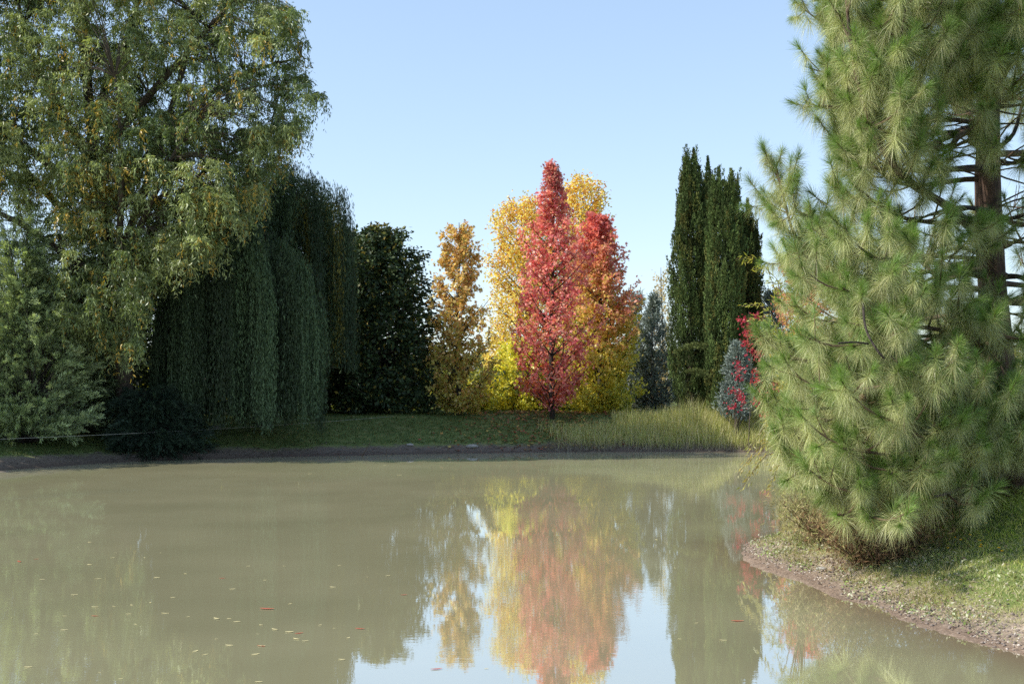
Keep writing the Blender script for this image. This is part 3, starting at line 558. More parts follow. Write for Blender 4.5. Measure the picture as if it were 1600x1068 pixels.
# ------------------------------------------------------------------ the big long-needled pine on the right
def pine():
    rng = np.random.default_rng(101); d0 = 17.0
    bx, by = X(1588, d0), d0; b = np.array([bx, by, float(gz(bx, by))])
    root = thing('pine_tree', 'big pine with long drooping needle tufts over the right bank', 'tree', b)
    tp = spline([b - [0, 0, .25], at(1580, 680, d0), at(1560, 570, d0), at(1547, 430, d0), at(1543, 250, d0), at(1545, 60, d0), at(1548, -150, d0), at(1552, -420, d0)], 22)
    rad = np.interp(np.linspace(0, 1, 22), [0, .05, .3, 1], [.30, .25, .20, .07])
    tr = tubes('trunk', tp, rad, M['pine_bark'], root, 16, .05, 2)
    def tx(z): return np.array([np.interp(z, tp[:, 2], tp[:, 0]), np.interp(z, tp[:, 2], tp[:, 1]), z])
    tufts = []      # (pos, axis, size, age)
    subs = []
    cones = []
    def limb(pts, r0, nsub=10, dens=1.0, first=.3, sub_len=(.5, 1.15), spread=1.0, name='limb'):
        pl = spline(pts, 14); k = len(pl); wv = np.sin(np.linspace(0, 1, 14) * rng.uniform(5, 9) + rng.uniform(0, 6))[:, None] * rng.normal(0, .09, 3)[None] * np.sin(np.linspace(0, np.pi, 14))[:, None]; pl = pl + wv
        lb = tubes(name, pl, np.linspace(r0, .014, k), M['pine_bark'], tr, 8, .04, int(rng.integers(1e6)))
        T = nrm(np.gradient(pl, axis=0))
        for j in range(nsub):
            u = first + (1 - first) * (j + rng.random() * .8) / nsub; u = min(u, .985); f = u * (k - 1); a = int(f); p = pl[a] * (1 - (f - a)) + pl[min(a + 1, k - 1)] * (f - a)
            t = T[a]; side = nrm(np.cross(t, [0, 0, 1.])) * (1 if j % 2 else -1)
            dr = nrm(t * rng.uniform(.3, .9) + side * rng.uniform(.35, 1.0) * spread + np.array([0, 0, 1.]) * rng.uniform(-.05, .65) + rng.normal(0, .12, 3))
            L_ = rng.uniform(*sub_len) * (1.15 - .55 * u)
            s1 = p + dr * L_ * .5 - [0, 0, .05 * L_]; s2 = p + dr * L_ + [0, 0, .22 * L_]
            sp = spline([p, s1, s2], 6); subs.append((sp, .016))
            tufts.append((sp[-1], nrm(sp[-1] - sp[-3] + [0, 0, .18]), rng.uniform(.75, 1.2)))
            for q in range(int(rng.integers(2, 5) * dens)):
                v = rng.uniform(.35, .95); f2 = v * 5; a2 = min(int(f2), 4); pp = sp[a2] * (1 - (f2 - a2)) + sp[a2 + 1] * (f2 - a2)
                d2 = nrm(nrm(sp[-1] - sp[0]) * .8 + rng.normal(0, .55, 3) + [0, 0, .4]); l2 = rng.uniform(.15, .42); e = pp + d2 * l2 + [0, 0, .05]
                subs.append((spline([pp, pp + d2 * l2 * .55, e], 6), .009)); tufts.append((e, nrm(d2 + [0, 0, .35]), rng.uniform(.55, 1.05)))
            if rng.random() < .14: cones.append(p + [0, 0, -.06])
        tufts.append((pl[-1], nrm(T[-1] + [0, 0, .3]), 1.1))
        return pl
    # hand-placed limbs seen in the photo: (height on trunk, tip (column,row,distance), sag/arch, radius)
    def L3(z0, tip, mid_drop=.0, r0=.06, **kw):
        z0 = round(z0 / .62) * .62 + rng.normal(0, .07); mid_drop = mid_drop + rng.uniform(-.35, .15); r0 = r0 * rng.uniform(.6, 1.05)
        a = tx(z0); e = at(*tip); m1 = a * .66 + e * .34 + [0, 0, -mid_drop * .6]; m2 = a * .3 + e * .7 + [0, 0, -mid_drop]
        return limb([a, m1, m2, e], r0, **kw)
    spec = []
    # the lower skirt towards the camera and left
    for tip, z0 in [((1234, 560, 14.6), 2.6), ((1229, 640, 14.4), 2.3), ((1254, 715, 14.2), 2.0), ((1285, 770, 14.0), 1.8), ((1341, 770, 13.7), 1.7), ((1317, 700, 13.4), 2.1), ((1391, 740, 13.5), 1.8), ((1375, 650, 13.0), 2.4),
                    ((1308, 610, 13.3), 2.6), ((1460, 690, 13.6), 2.1), ((1275, 500, 14.3), 3.2), ((1333, 540, 13.2), 3.0), ((1420, 580, 13.2), 2.7), ((1500, 640, 14.0), 2.3), ((1254, 440, 15.0), 3.8),
                    ((1317, 450, 13.6), 3.7), ((1391, 500, 13.3), 3.3), ((1246, 330, 15.6), 4.4), ((1308, 370, 14.2), 4.4), ((1358, 400, 13.8), 4.1), ((1283, 660, 15.6), 2.2), ((1275, 590, 16.0), 2.7),
                    ((1600, 530, 14.5), 3.0), ((1640, 620, 14.5), 2.4), ((1267, 560, 16.5), 2.9), ((1560, 700, 14.6), 1.9), ((1620, 700, 15.0), 1.9)]:
        spec.append((z0, tip, .35 if tip[1] > 600 else .2, .05, dict(nsub=10, first=.38)))
    # upper left mass
    for tip, z0 in [((1335, 290, 14.6), 5.2), ((1315, 225, 15.0), 5.6), ((1279, 165, 15.2), 6.2), ((1285, 100, 15.2), 6.8), ((1296, 40, 15.2), 7.4), ((1304, -30, 15.3), 8.0), ((1341, 260, 14.2), 5.4), ((1354, 190, 14.0), 5.9), ((1366, 110, 14.0), 6.7),
                    ((1375, 40, 14.0), 7.4), ((1387, -40, 14.2), 8.1), ((1317, 150, 16.4), 6.4), ((1325, 60, 16.6), 7.3), ((1325, 230, 16.6), 5.7), ((1420, 110, 14.2), 6.9), ((1440, 40, 14.2), 7.6), ((1317, -110, 15.6), 8.8), ((1391, -120, 14.5), 9.0),
                    ((1480, 10, 14.4), 8.0), ((1470, -90, 14.5), 8.9), ((1560, 20, 14.5), 8.0), ((1640, 60, 15.0), 7.6), ((1620, -40, 14.8), 8.5), ((1585, 130, 14.8), 6.8), ((1600, 250, 15.0), 5.8), ((1500, 100, 15.0), 7.0), ((1610, 380, 15.0), 4.6), ((1700, 150, 15.5), 6.6), ((1680, 330, 15.5), 5.0), ((1690, 430, 15.5), 4.0), ((1350, 0, 16.8), 7.8), ((1450, 778, 13.6), 1.6), ((1308, 803, 13.7), 1.5), ((1358, 808, 13.5), 1.5), ((1265, 763, 14.2), 1.7), ((1400, 778, 14.2), 1.6)]:
        spec.append((z0, tip, .25, .055, dict(nsub=9, first=.42)))
    # back side and beyond the frame
    for k in range(16):
        a = k * 2.4; z0 = 2.2 + (k % 8) * .35 + (3.6 if k > 7 else 0) + .13 * math.sin(k * 5); R = 3.2 - .05 * k; bx2 = tx(z0); e = bx2 + np.array([abs(math.cos(a)) * R * (1 if k % 3 else -.6), abs(math.sin(a)) * R * .9 + .6, R * .25])
        spec.append((z0, e, .2, .05, dict(nsub=8, first=.4)))
    for k in range(14):
        a = k * 2.4; z0 = 8.6 + k * .3; R = max(.6, 3.4 - .22 * k); bx2 = tx(z0); e = bx2 + np.array([math.cos(a) * R, math.sin(a) * R, R * .3])
        spec.append((z0, e, .2, .045, dict(nsub=8, first=.35)))
    for z0, tip, drop, r0, kw in spec:
        if isinstance(tip, tuple): L3(z0, tip, drop, r0, **kw)
        else:
            a = tx(z0); limb([a, a * .66 + tip * .34 - [0, 0, drop * .6], a * .3 + tip * .7 - [0, 0, drop], tip], r0, **kw)
    # the long upright leader in the left mass, and the separate shoot that stands out to the left
    limb([tx(4.6), at(1480, 330, 15.6), at(1400, 290, 14.6), at(1383, 262, 14.3), at(1360, 190, 14.2), at(1340, 125, 14.2), at(1325, 0, 14.2), at(1318, -60, 14.2)], .075, nsub=13, first=.42, sub_len=(.35, .7))
    limb([tx(3.9), at(1400, 450, 15.4), at(1300, 430, 15.2), at(1250, 400, 15.0), at(1232, 350, 15.0), at(1220, 300, 15.0), at(1213, 262, 15.0)], .05, nsub=10, first=.6, sub_len=(.18, .45))
    # bare dark limbs near the trunk
    def bare(pts, r): tubes('dead_limb', spline([at(*p) for p in pts], 12), np.linspace(r, .012, 12), M['dark_bark'], tr, 7, .06, int(r * 999))
    bare([(1545, 205, 17), (1510, 198, 16.8), (1480, 215, 16.6), (1440, 232, 16.4), (1400, 232, 16.2)], .075)
    bare([(1540, 215, 17), (1500, 222, 16.6), (1470, 245, 16.4), (1420, 258, 16.2)], .035)
    bare([(1550, 430, 17), (1500, 425, 16.7), (1460, 430, 16.5), (1430, 450, 16.4)], .07)
    bare([(1545, 400, 17), (1500, 385, 16.5), (1450, 400, 16.3), (1410, 410, 16.2)], .03)
    bare([(1560, 545, 17), (1490, 545, 16.4), (1440, 555, 15.6), (1400, 562, 15.3)], .05)
    bare([(1548, 330, 17), (1500, 322, 16), (1450, 335, 15.6), (1420, 350, 15.4)], .045)
    bare([(1545, 330, 17), (1575, 345, 16.6), (1610, 330, 16.4), (1660, 335, 16)], .045)
    bare([(1550, 435, 17), (1590, 430, 16.6), (1620, 440, 16.4), (1660, 435, 16)], .05)
    bare([(1545, 150, 17), (1580, 100, 17), (1600, 60, 17), (1640, 20, 17)], .045)
    bare([(1545, 240, 17), (1585, 215, 17.3), (1600, 150, 17.5), (1620, 100, 17.5)], .04)
    bare([(1550, 620, 17), (1500, 650, 16.4), (1470, 690, 16), (1460, 720, 15.8)], .05)
    bare([(1348, 470, 13.4), (1350, 500, 13.2), (1354, 520, 13.1), (1368, 545, 13.0), (1382, 560, 13.0)], .014)
    bare([(1357, 537, 13.1), (1335, 534, 13.0), (1310, 536, 12.9)], .011)
    for i in range(60):      # fine bare twigs arching in the gaps beside the trunk
        z = rng.uniform(3.5, 8); a = tx(z); az = rng.uniform(-.6, 3.8); R = rng.uniform(.8, 1.9)
        e = a + [math.cos(az) * R, -abs(math.sin(az)) * R * .5, rng.uniform(-.3, .5)]; subs.append((spline([a, a * .5 + e * .5 + [0, 0, rng.uniform(-.3, .3)], e], 6), .016))
    tubes('twigs', np.array([s[0] for s in subs]), np.array([np.linspace(s[1], s[1] * .45, 6) for s in subs]), M['twig'], root, 5)
    # thin out where the photo shows sky beside the trunk
    keep = []
    for p, ax, s in tufts:
        q = p - tx(p[2]); r = math.hypot(q[0], q[1])
        if r < 2.1 and 3.9 < p[2] < 6.4 and rng.random() < .35: continue
        if q[0] > -1.5 and q[1] > .3 and 3.9 < p[2] < 6.4 and rng.random() < .45: continue
        if p[2] < gz(p[0], p[1]) + .12: continue
        keep.append((p, ax, s))
    # shoots with needles: fresh green brush at the tip, older pale skirt drooping below
    n = len(keep); Pn = np.array([k[0] for k in keep]); A = nrm(np.array([k[1] for k in keep])); S = np.array([k[2] for k in keep])
    print('pine tufts', n)
    K = 330; ii = np.repeat(np.arange(n), K); m = n * K; u = rng.random(m)        # u: 0 tip .. 1 old base
    az = rng.random(m) * 6.2832; r1 = nrm(np.cross(A, [0.3, .2, 1.])); r2 = np.cross(A, r1)
    lat = r1[ii] * np.cos(az)[:, None] + r2[ii] * np.sin(az)[:, None]
    th = np.interp(u, [0, .35, .6, 1], [.22, .75, 1.3, 2.2]) + rng.normal(0, .16, m)
    dd = A[ii] * np.cos(th)[:, None] + lat * np.sin(th)[:, None]; dd[:, 2] -= np.interp(u, [0, .4, 1], [0, .15, .55]); dd = nrm(dd)
    pos = Pn[ii] - A[ii] * (u * .24 * S[ii])[:, None]; L_ = .235 * S[ii] * rng.uniform(.7, 1.12, m)
    green = np.array([.155, .25, .055]); pale = np.array([.46, .465, .225]); tone = rng.uniform(.75, 1.3, (n, 1))[ii]
    C = mixcol(green, pale, np.interp(u + rng.normal(0, .1, m), [.25, .75], [0, 1])) * tone * rng.uniform(.75, 1.3, (m, 1))
    br = rng.random(m) < .02; C = np.where(br[:, None], np.array([.2, .11, .05]), C)
    bag = Bag(T_NEEDLE); bag.add(pos, dd, L_, rng.uniform(.0022, .0034, m), C, rng, droop=np.interp(u, [0, .3, 1], [.05, .2, .5]))
    bag.build('crown', M['needle'], root)
    # cones
    for c in cones[:26]:
        t = np.linspace(0, 1, 9); pts = np.stack([np.full(9, c[0]), np.full(9, c[1]), c[2] - .13 * t], -1)
        tubes('pine_cone', pts, .042 * np.sin(np.clip(t * .9 + .1, 0, 1) * np.pi) ** .6 * (1 + .18 * (np.arange(9) % 2)), M['cone'], root, 9, .12, int(c[2] * 100))
pine()

# ------------------------------------------------------------------ young willow with slim yellow green leaves left of the pine
def sapling():
    rng = np.random.default_rng(111); d = 19.5; b = np.array([X(1262, d), d, 0]); b[2] = gz(b[0], b[1])
    root = thing('willow_sapling', 'young willow with slender yellow green leaves poking out left of the pine', 'sapling', b)
    bag = Bag(T_RHOMB)
    tips = [(1150, 404), (1175, 420), (1158, 478), (1170, 500), (1200, 440), (1215, 395), (1230, 420), (1190, 520), (1205, 470), (1228, 460), (1160, 760), (1172, 700), (1152, 742), (1190, 690), (1205, 735), (1215, 655), (1185, 640), (1222, 700), (1235, 620), (1240, 540), (1225, 560), (1200, 765), (1180, 725), (1250, 480)]
    PL = []
    for i, (px, py) in enumerate(tips):
        dd = d + rng.uniform(-1.2, .6); e = at(px, py, dd); up = py < 600
        mid = b * .45 + e * .55; mid[2] = (e[2] + .25 if up else e[2] + .7); pl = spline([b, [b[0] - .05, b[1], b[2] + (1.2 if up else .7)], mid, e], 12); PL.append(pl)
        n = 58; t = 1 - rng.random(n) * .36; f = t * 11; a = np.minimum(f.astype(int), 10); fr_ = (f - a)[:, None]; pos = pl[a] * (1 - fr_) + pl[a + 1] * fr_; T = nrm(pl[np.minimum(a + 1, 11)] - pl[a])
        pos = pos + rng.normal(0, .035, (n, 3)); ld = T * .9 + rng.normal(0, .5, (n, 3)) - [0, 0, .15]
        C = palette([(.42, .42, .06), (.33, .38, .07), (.50, .46, .10)] if up else [(.40, .40, .16), (.52, .50, .30), (.30, .32, .08), (.42, .34, .08)], n, rng)
        bag.add(pos, ld, rng.uniform(.07, .13, n), rng.uniform(.016, .026, n), C, rng)
    tubes('stems', np.array(PL), np.linspace(.014, .003, 12)[None] * np.ones((len(PL), 1)), M['twig'], root, 5)
    bag.build('leaves', M['leaf'], root)
sapling()

# ------------------------------------------------------------------ brush behind and beneath the pine
def brush(name, label, px, py, d, top, w, cols, seed, n=5200, L_=(.09, .16), W_=(.03, .05), stems=26, mat='leaf', dp=.7, cat='bush', tmpl=T_RHOMB):
    rng = np.random.default_rng(seed); x0 = X(px, d); g0 = float(gz(x0, d)); h = Z(top, d) - g0; hw = w / F * d / 2
    root = thing(name, label, cat, (x0, d, g0))
    az = rng.random(stems) * 6.2832; rr = hw * np.sqrt(rng.random(stems)); hh = h * rng.uniform(.55, 1, stems) * np.sqrt(np.clip(1 - (rr / hw) ** 2 * .6, .1, 1)); t = np.linspace(0, 1, 7)
    PL = np.stack([x0 + (np.cos(az) * rr)[:, None] * (.2 + .8 * t[None] ** .8), d + (np.sin(az) * rr * dp)[:, None] * (.2 + .8 * t[None]), g0 - .05 + hh[:, None] * t[None] ** .85], -1)
    tubes('stems', PL, (.014 * (1 - t * .8))[None] * np.ones((stems, 1)), M['twig'], root, 4)
    si = rng.integers(0, stems, n); f = (1 - rng.random(n) ** 1.3 * .85) * 6; a = np.minimum(f.astype(int), 5); fr_ = (f - a)[:, None]; pos = PL[si, a] * (1 - fr_) + PL[si, a + 1] * fr_
    pos = pos + rng.normal(0, .09 + .06 * hw, (n, 3)); pos[:, 2] = np.maximum(pos[:, 2], gz(pos[:, 0], pos[:, 1]) + .02)
    C = palette(cols, n, rng) * rng.uniform(.7, 1.3, (n, 1)) * rng.uniform(.8, 1.2, (stems, 1))[si]
    bag = Bag(tmpl); bag.add(pos, rng.normal(0, .6, (n, 3)) + [0, 0, .25], rng.uniform(*L_, n), rng.uniform(*W_, n), C, rng); bag.build('foliage', M[mat], root)
olive = [(.20, .21, .05), (.28, .26, .06), (.14, .17, .04), (.34, .28, .07)]
brush('waterside_bush', 'olive bush behind the pine, nearest the water', 1330, 700, 24.0, 560, 260, olive, 121, 9000)
brush('waterside_bush', 'taller yellow olive bush behind the pine trunk', 1480, 700, 26.0, 500, 300, olive, 122, 12000, stems=40)
brush('waterside_bush', 'olive bush at the right edge behind the pine trunk', 1640, 700, 25.0, 480, 260, olive, 123, 9000)
dry = [(.20, .11, .055), (.28, .19, .09), (.33, .26, .13), (.15, .08, .05), (.22, .22, .07)]
brush('bramble_thicket', 'dry reddish bramble thicket under the left skirt of the pine', 1370, 800, 14.8, 745, 230, dry, 131, 9000, (.06, .12), (.006, .014), 60, 'litter', 1.0)
brush('bramble_thicket', 'dark dry bramble thicket around the foot of the pine trunk', 1500, 790, 16.2, 690, 200, [(.10, .055, .035), (.16, .10, .06), (.07, .06, .03), (.13, .13, .04)], 132, 9000, (.06, .12), (.006, .014), 60, 'litter', .8)
brush('bramble_thicket', 'pale straw coloured thicket behind the shore tip', 1300, 800, 16.4, 730, 190, [(.34, .29, .16), (.26, .22, .10), (.22, .22, .08)], 133, 8000, (.06, .12), (.006, .014), 50, 'litter', .8)

# ------------------------------------------------------------------ backdrop wood
def hedge(name, label, x0, x1, y, h, n, cols, seed, leaf=.3):
    rng = np.random.default_rng(seed); x = rng.uniform(x0, x1, n); yy = y + rng.normal(0, 1.6, n); top = h * (.62 + .5 * vnoise(x, x * 0 + y, .16, seed) + .25 * vnoise(x, x * 0, .6, seed + 1) + .15)
    z = 1.2 + top * rng.random(n) ** .8; pos = np.stack([x, yy, z], -1)
    C = palette(cols, n, rng) * rng.uniform(.6, 1.3, (n, 1)) * (1 + .35 * vnoise(x, z, .5, seed + 2))[:, None]
    bag = Bag(T_RHOMB); bag.add(pos, rng.normal(0, 1, (n, 3)), leaf * rng.uniform(.6, 1.2, n), leaf * .55, C, rng)
    tag(bag.build(name, M['leaf']), label, 'woodland', kind='stuff')
hedge('distant_wood', 'far line of mixed green and yellow trees behind the park', -75, 75, 78, 5.2, 70000, [(.09, .12, .04), (.14, .16, .05), (.25, .24, .06), (.07, .10, .05)], 141, .42)
hedge('hedge_row', 'yellow green undergrowth behind the trees on the far bank', -26, 4.5, 56, 3.0, 42000, [(.26, .30, .05), (.40, .40, .06), (.14, .18, .04), (.10, .13, .04)], 142, .24)
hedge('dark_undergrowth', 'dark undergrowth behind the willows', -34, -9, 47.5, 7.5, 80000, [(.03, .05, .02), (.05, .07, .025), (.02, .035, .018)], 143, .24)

# ------------------------------------------------------------------ grasses
def scatter_grass(name, label, n, xr, yr, cond, hgt, wid, colfn, seed, lean=.35, mat='grass', droop=.25, cat='grass'):
    rng = np.random.default_rng(seed); x = rng.uniform(*xr, n); y = rng.uniform(*yr, n); s = pond_sd(x, y); k = cond(x, y, s, rng); x, y, s = x[k], y[k], s[k]; m = len(x)
    z = gz(x, y, s) - .01; d = rng.normal(0, lean, (m, 3)); d[:, 2] = 1; pos = np.stack([x, y, z], -1)
    h = hgt(x, y, s, rng); bag = Bag(T_BLADE); bag.add(pos, d, h, wid * rng.uniform(.6, 1.3, m), colfn(x, y, s, rng), rng, droop=droop)
    o = bag.build(name, M[mat]); tag(o, label, cat, kind='stuff'); return o
def vis(px0, px1):
    return lambda x, y: (x > X(px0, y)) & (x < X(px1, y))
# tall reeds on the sunny part of the far bank
def reed_c(x, y, s, rng):
    n = len(x); return palette([(.44, .46, .18), (.56, .54, .26), (.34, .39, .12), (.64, .58, .36)], n, rng) * rng.uniform(.7, 1.25, (n, 1))
scatter_grass('tall_reeds', 'tall yellow green reeds lining the sunny end of the far bank', 42000, (1.0, 13), (41.5, 48),
              lambda x, y, s, r: (s > .25) & (s < 4.3) & (r.random(len(x)) < np.clip((x - 1.2 + .8 * vnoise(x, y, .8, 31)) / 1.6, 0, 1)) & ((x > 4.2 + .5 * vnoise(x, y, 1, 33)) | (s < 2.6)) & (r.random(len(x)) < .75 + .5 * vnoise(x, y, 1.5, 30)),
              lambda x, y, s, r: np.interp(s, [.2, 1.5, 3, 4.3], [.6, 1.05, 1.15, .95]) * r.uniform(.6, 1.15, len(x)) * (1 + .9 * vnoise(x, y, .7, 32) + .5 * vnoise(x, y, 2.5, 34)) * np.interp(x, [1.5, 5, 8], [.5, .75, 1.1]), .014, reed_c, 151, .13, droop=.08)
scatter_grass('dry_reed_stubble', 'grey dead stems at the waterline under the reeds', 9000, (1.3, 12), (41.8, 44), lambda x, y, s, r: (s > .02) & (s < .8),
              lambda x, y, s, r: r.uniform(.2, .45, len(x)), .012, lambda x, y, s, r: palette([(.22, .19, .15), (.15, .12, .09), (.30, .27, .2)], len(x), r), 152, .3, 'litter')
# short grass on the far and left banks
def lawn_c(x, y, s, rng): return palette([(.075, .12, .03), (.11, .15, .035), (.05, .09, .022), (.16, .16, .05)], len(x), rng)
scatter_grass('far_bank_grass', 'short green grass on the far bank', 85000, (-18, 12), (34, 52), lambda x, y, s, r: (s > 1.0) & (r.random(len(x)) < .9),
              lambda x, y, s, r: r.uniform(.06, .16, len(x)), .022, lawn_c, 153, .5)
scatter_grass('left_bank_grass', 'short green grass on the left bank', 22000, (-22, -11), (31, 40), lambda x, y, s, r: (s > .9),
              lambda x, y, s, r: r.uniform(.06, .14, len(x)), .02, lawn_c, 154, .5)
# near bank: lush lawn, sparse shore weeds, long grass by the brambles
def near_c(x, y, s, rng):
    n = len(x); g = palette([(.40, .50, .08), (.52, .56, .13), (.28, .40, .06), (.62, .58, .24)], n, rng); p = palette([(.50, .48, .24), (.60, .55, .34), (.34, .40, .14)], n, rng)
    lush = np.clip((s - 1.3 + .9 * vnoise(x, y, .9, 61)) / .8, 0, 1); return np.where((rng.random(n) < lush)[:, None], g, p)
scatter_grass('near_bank_grass', 'bright green lawn grass on the near right bank', 300000, (3.6, 11), (9.8, 22),
              lambda x, y, s, r: (s > .15) & vis(1130, 1680)(x, y) & (r.random(len(x)) < np.clip((s - .05) / .6, .2, 1) * (.8 + .9 * vnoise(x, y, 1.6, 62))),
              lambda x, y, s, r: np.interp(s, [.3, 1.2, 3], [.045, .07, .09]) * r.uniform(.5, 1.5, len(x)), .0065, near_c, 155, .55)
scatter_grass('long_shore_grass', 'long arching grass in front of the brambles', 22000, (3.6, 7.6), (11.5, 19),
              lambda x, y, s, r: (s > .25) & (s < 3.2) & (y > 12.0 + .5 * vnoise(x, y, 1, 71)) & (x < X(1500, y)) & (vnoise(x, y, 1.8, 72) > .02),
              lambda x, y, s, r: r.uniform(.08, .34, len(x)) * np.interp(s, [.2, .8], [.5, 1]), .007, lambda x, y, s, r: palette([(.20, .24, .05), (.38, .34, .15), (.13, .18, .04), (.45, .38, .24)], len(x), r), 156, .45, droop=.4)
# broadleaf weeds and dead leaves on the mud
def scatter_flat(name, label, n, xr, yr, cond, size, cols, seed, lift=.01, tilt=.5, mat='litter', tmpl=T_RHOMB, wr=.55, cat='leaves'):
    rng = np.random.default_rng(seed); x = rng.uniform(*xr, n); y = rng.uniform(*yr, n); s = pond_sd(x, y); k = cond(x, y, s, rng); x, y, s = x[k], y[k], s[k]; m = len(x)
    z = gz(x, y, s) + lift * rng.random(m); a = rng.random(m) * 6.2832; d = np.stack([np.cos(a), np.sin(a), rng.normal(0, tilt, m)], -1); up = rng.normal(0, tilt, (m, 3)); up[:, 2] += 1
    L_ = rng.uniform(*size, m); bag = Bag(tmpl); bag.add(np.stack([x, y, z], -1), d, L_, L_ * wr, palette(cols, m, rng) * rng.uniform(.7, 1.25, (m, 1)), rng, up=up); tag(bag.build(name, M[mat]), label, cat, kind='stuff')
scatter_flat('shore_weeds', 'pale grey green broadleaf weeds along the muddy shore', 17000, (3.2, 8), (9.8, 19.2), lambda x, y, s, r: (s > .05) & (s < 1.5) & (vnoise(x, y, 2.5, 81) + .25 * r.random(len(x)) > .12) & vis(1120, 1660)(x, y),
             (.025, .055), [(.36, .38, .24), (.28, .33, .14), (.42, .40, .30), (.22, .30, .08)], 161, .07, .7)
scatter_flat('dead_leaves', 'curled brown and straw dead leaves on the mud', 9000, (3.2, 8), (9.8, 19.2), lambda x, y, s, r: (s > .0) & (s < 2.4) & vis(1120, 1660)(x, y) & (r.random(len(x)) < np.interp(s, [0, .4, 2.4], [.6, 1, .15])),
             (.02, .06), [(.33, .26, .19), (.22, .15, .10), (.42, .36, .28), (.13, .09, .07)], 162, .02, .5)
scatter_flat('fallen_autumn_leaves', 'red and gold leaves fallen on the grass around the crimson tree', 5200, (-7, 7), (41.6, 49.5), lambda x, y, s, r: (s > .2) & (r.random(len(x)) < np.exp(-((x - 1.5) / 2.6) ** 2)),
             (.09, .14), [(.36, .10, .06), (.40, .22, .07), (.24, .10, .06), (.45, .34, .10)], 163, .1, .3, tmpl=T_LOBE, wr=1.0)
scatter_flat('bank_debris', 'sticks and litter on the dark mud of the far bank', 5200, (-15, 4), (33, 44.5), lambda x, y, s, r: (s > .05) & (s < 1.3),
             (.08, .3), [(.20, .16, .13), (.12, .09, .08), (.32, .28, .24)], 164, .04, .15, wr=.12)

# mud clods and pebbles of the near shore
def clods(name, label, n, seed, xr, yr, cond, size, mat):
    rng = np.random.default_rng(seed); x = rng.uniform(*xr, n); y = rng.uniform(*yr, n); s = pond_sd(x, y); k = cond(x, y, s, rng); x, y, s = x[k], y[k], s[k]; m = len(x)
    dirs = np.array([[1, 0, 0], [-1, 0, 0], [0, 1, 0], [0, -1, 0], [0, 0, 1], [0, 0, -1], [.7, .7, .4], [-.7, .7, .4], [-.7, -.7, .4], [.7, -.7, .4]], float)
    dirs = nrm(dirs[:6]); r = rng.uniform(*size, m)[:, None] * rng.uniform(.55, 1.3, (m, 6)); sq = np.array([1, 1, .6]); an = rng.random(m) * 6.28
    V = dirs[None] * r[..., None] * sq; V = np.stack([V[..., 0] * np.cos(an)[:, None] - V[..., 1] * np.sin(an)[:, None], V[..., 0] * np.sin(an)[:, None] + V[..., 1] * np.cos(an)[:, None], V[..., 2]], -1)
    V = V + np.stack([x, y, gz(x, y, s) + .003], -1)[:, None]; f = np.array([[0, 2, 4], [2, 1, 4], [1, 3, 4], [3, 0, 4], [2, 0, 5], [1, 2, 5], [3, 1, 5], [0, 3, 5]]).ravel()
    idx = (np.arange(m)[:, None] * 6 + f[None]).ravel(); o = mesh_obj(name, V.reshape(-1, 3), idx, np.arange(m * 8) * 3, None, mat); tag(o, label, 'soil', kind='stuff')
clods('mud_clods', 'crumbled clods of drying mud along the near shore', 9000, 171, (3.2, 7.5), (9.8, 19), lambda x, y, s, r: (s > -.03) & (s < 1.2) & (r.random(len(x)) < np.interp(s, [0, .3, 1.2], [.25, 1, .2])), (.008, .034), plainmat('dry_clod', (.19, .15, .125), var=.35, scale=30))

clods('shore_pebbles', 'pale pebbles and dry crumbs scattered on the near shore', 3800, 172, (3.2, 7.5), (9.8, 19), lambda x, y, s, r: (s > .02) & (s < 1.0) & (vnoise(x, y, 2.2, 91) + .3 * r.random(len(x)) > .08), (.006, .022), plainmat('pale_pebble', (.46, .40, .35), var=.3, scale=25))

# ------------------------------------------------------------------ small things
def rock(label, px, py, d, r, seed, squash=.5, mat='stone'):
    rng = np.random.default_rng(seed); x, y = X(px, d), d; import bmesh
    bm = bmesh.new(); bmesh.ops.create_icosphere(bm, subdivisions=3, radius=r); c = np.array([v.co[:] for v in bm.verts]); nn = snoise(c / r, 1.8, seed) * .16 + snoise(c / r, 5, seed + 1) * .05
    for v, k in zip(bm.verts, nn): v.co = v.co * (1 + float(k)); v.co.z *= squash; v.co.x *= 1.3
    me = bpy.data.meshes.new('rock'); bm.to_mesh(me); bm.free(); me.materials.append(M[mat]); o = bpy.data.objects.new('rock', me); col.objects.link(o)
    o.location = (x, y, float(gz(x, y)) + r * squash * .45); tag(o, label, 'rock'); return o
rock('pale rounded rock lying on the dark mud of the far bank', 738, 697, 42.4, .17, 1)
rock('small pale stone on the mud left of the larger rock', 640, 697, 42.0, .10, 2)
rock('light pinkish stone below the weeping willow', 338, 662, 42.0, .13, 3)
rock('low sunlit lump of brown mud at the left end of the waterline', 2, 735, 33.0, .22, 4, .35, 'mud')
rock('pale stone at the tip of the near shore path of mud', 1283, 903, 15.0, .05, 5)

def twig(label, pts, r, name='bare_twig'):
    P_ = spline([at(*p) for p in pts], 8); o = tubes(name, P_, np.linspace(r, r * .3, 8), M['twig'], None, 5, .05, 1, origin=P_[0]); tag(o, label, 'twig')
twig('thin bare twig rising out of the dark water by the far bank', [(566, 712, 40.2), (572, 702, 40.2), (580, 688, 40.2)], .02)
twig('short forked stick in the water right of the thin twig', [(603, 712, 40.2), (604, 706, 40.2), (605, 700, 40.2)], .018)
twig('pale broken stick lying on the near muddy shore', [(1478, 978, 12.05), (1500, 970, 12.3), (1525, 975, 12.2)], .008)
twig('grey stick on the mud near the shore tip', [(1230, 870, 16.9), (1255, 872, 16.6), (1275, 882, 16.2)], .008)
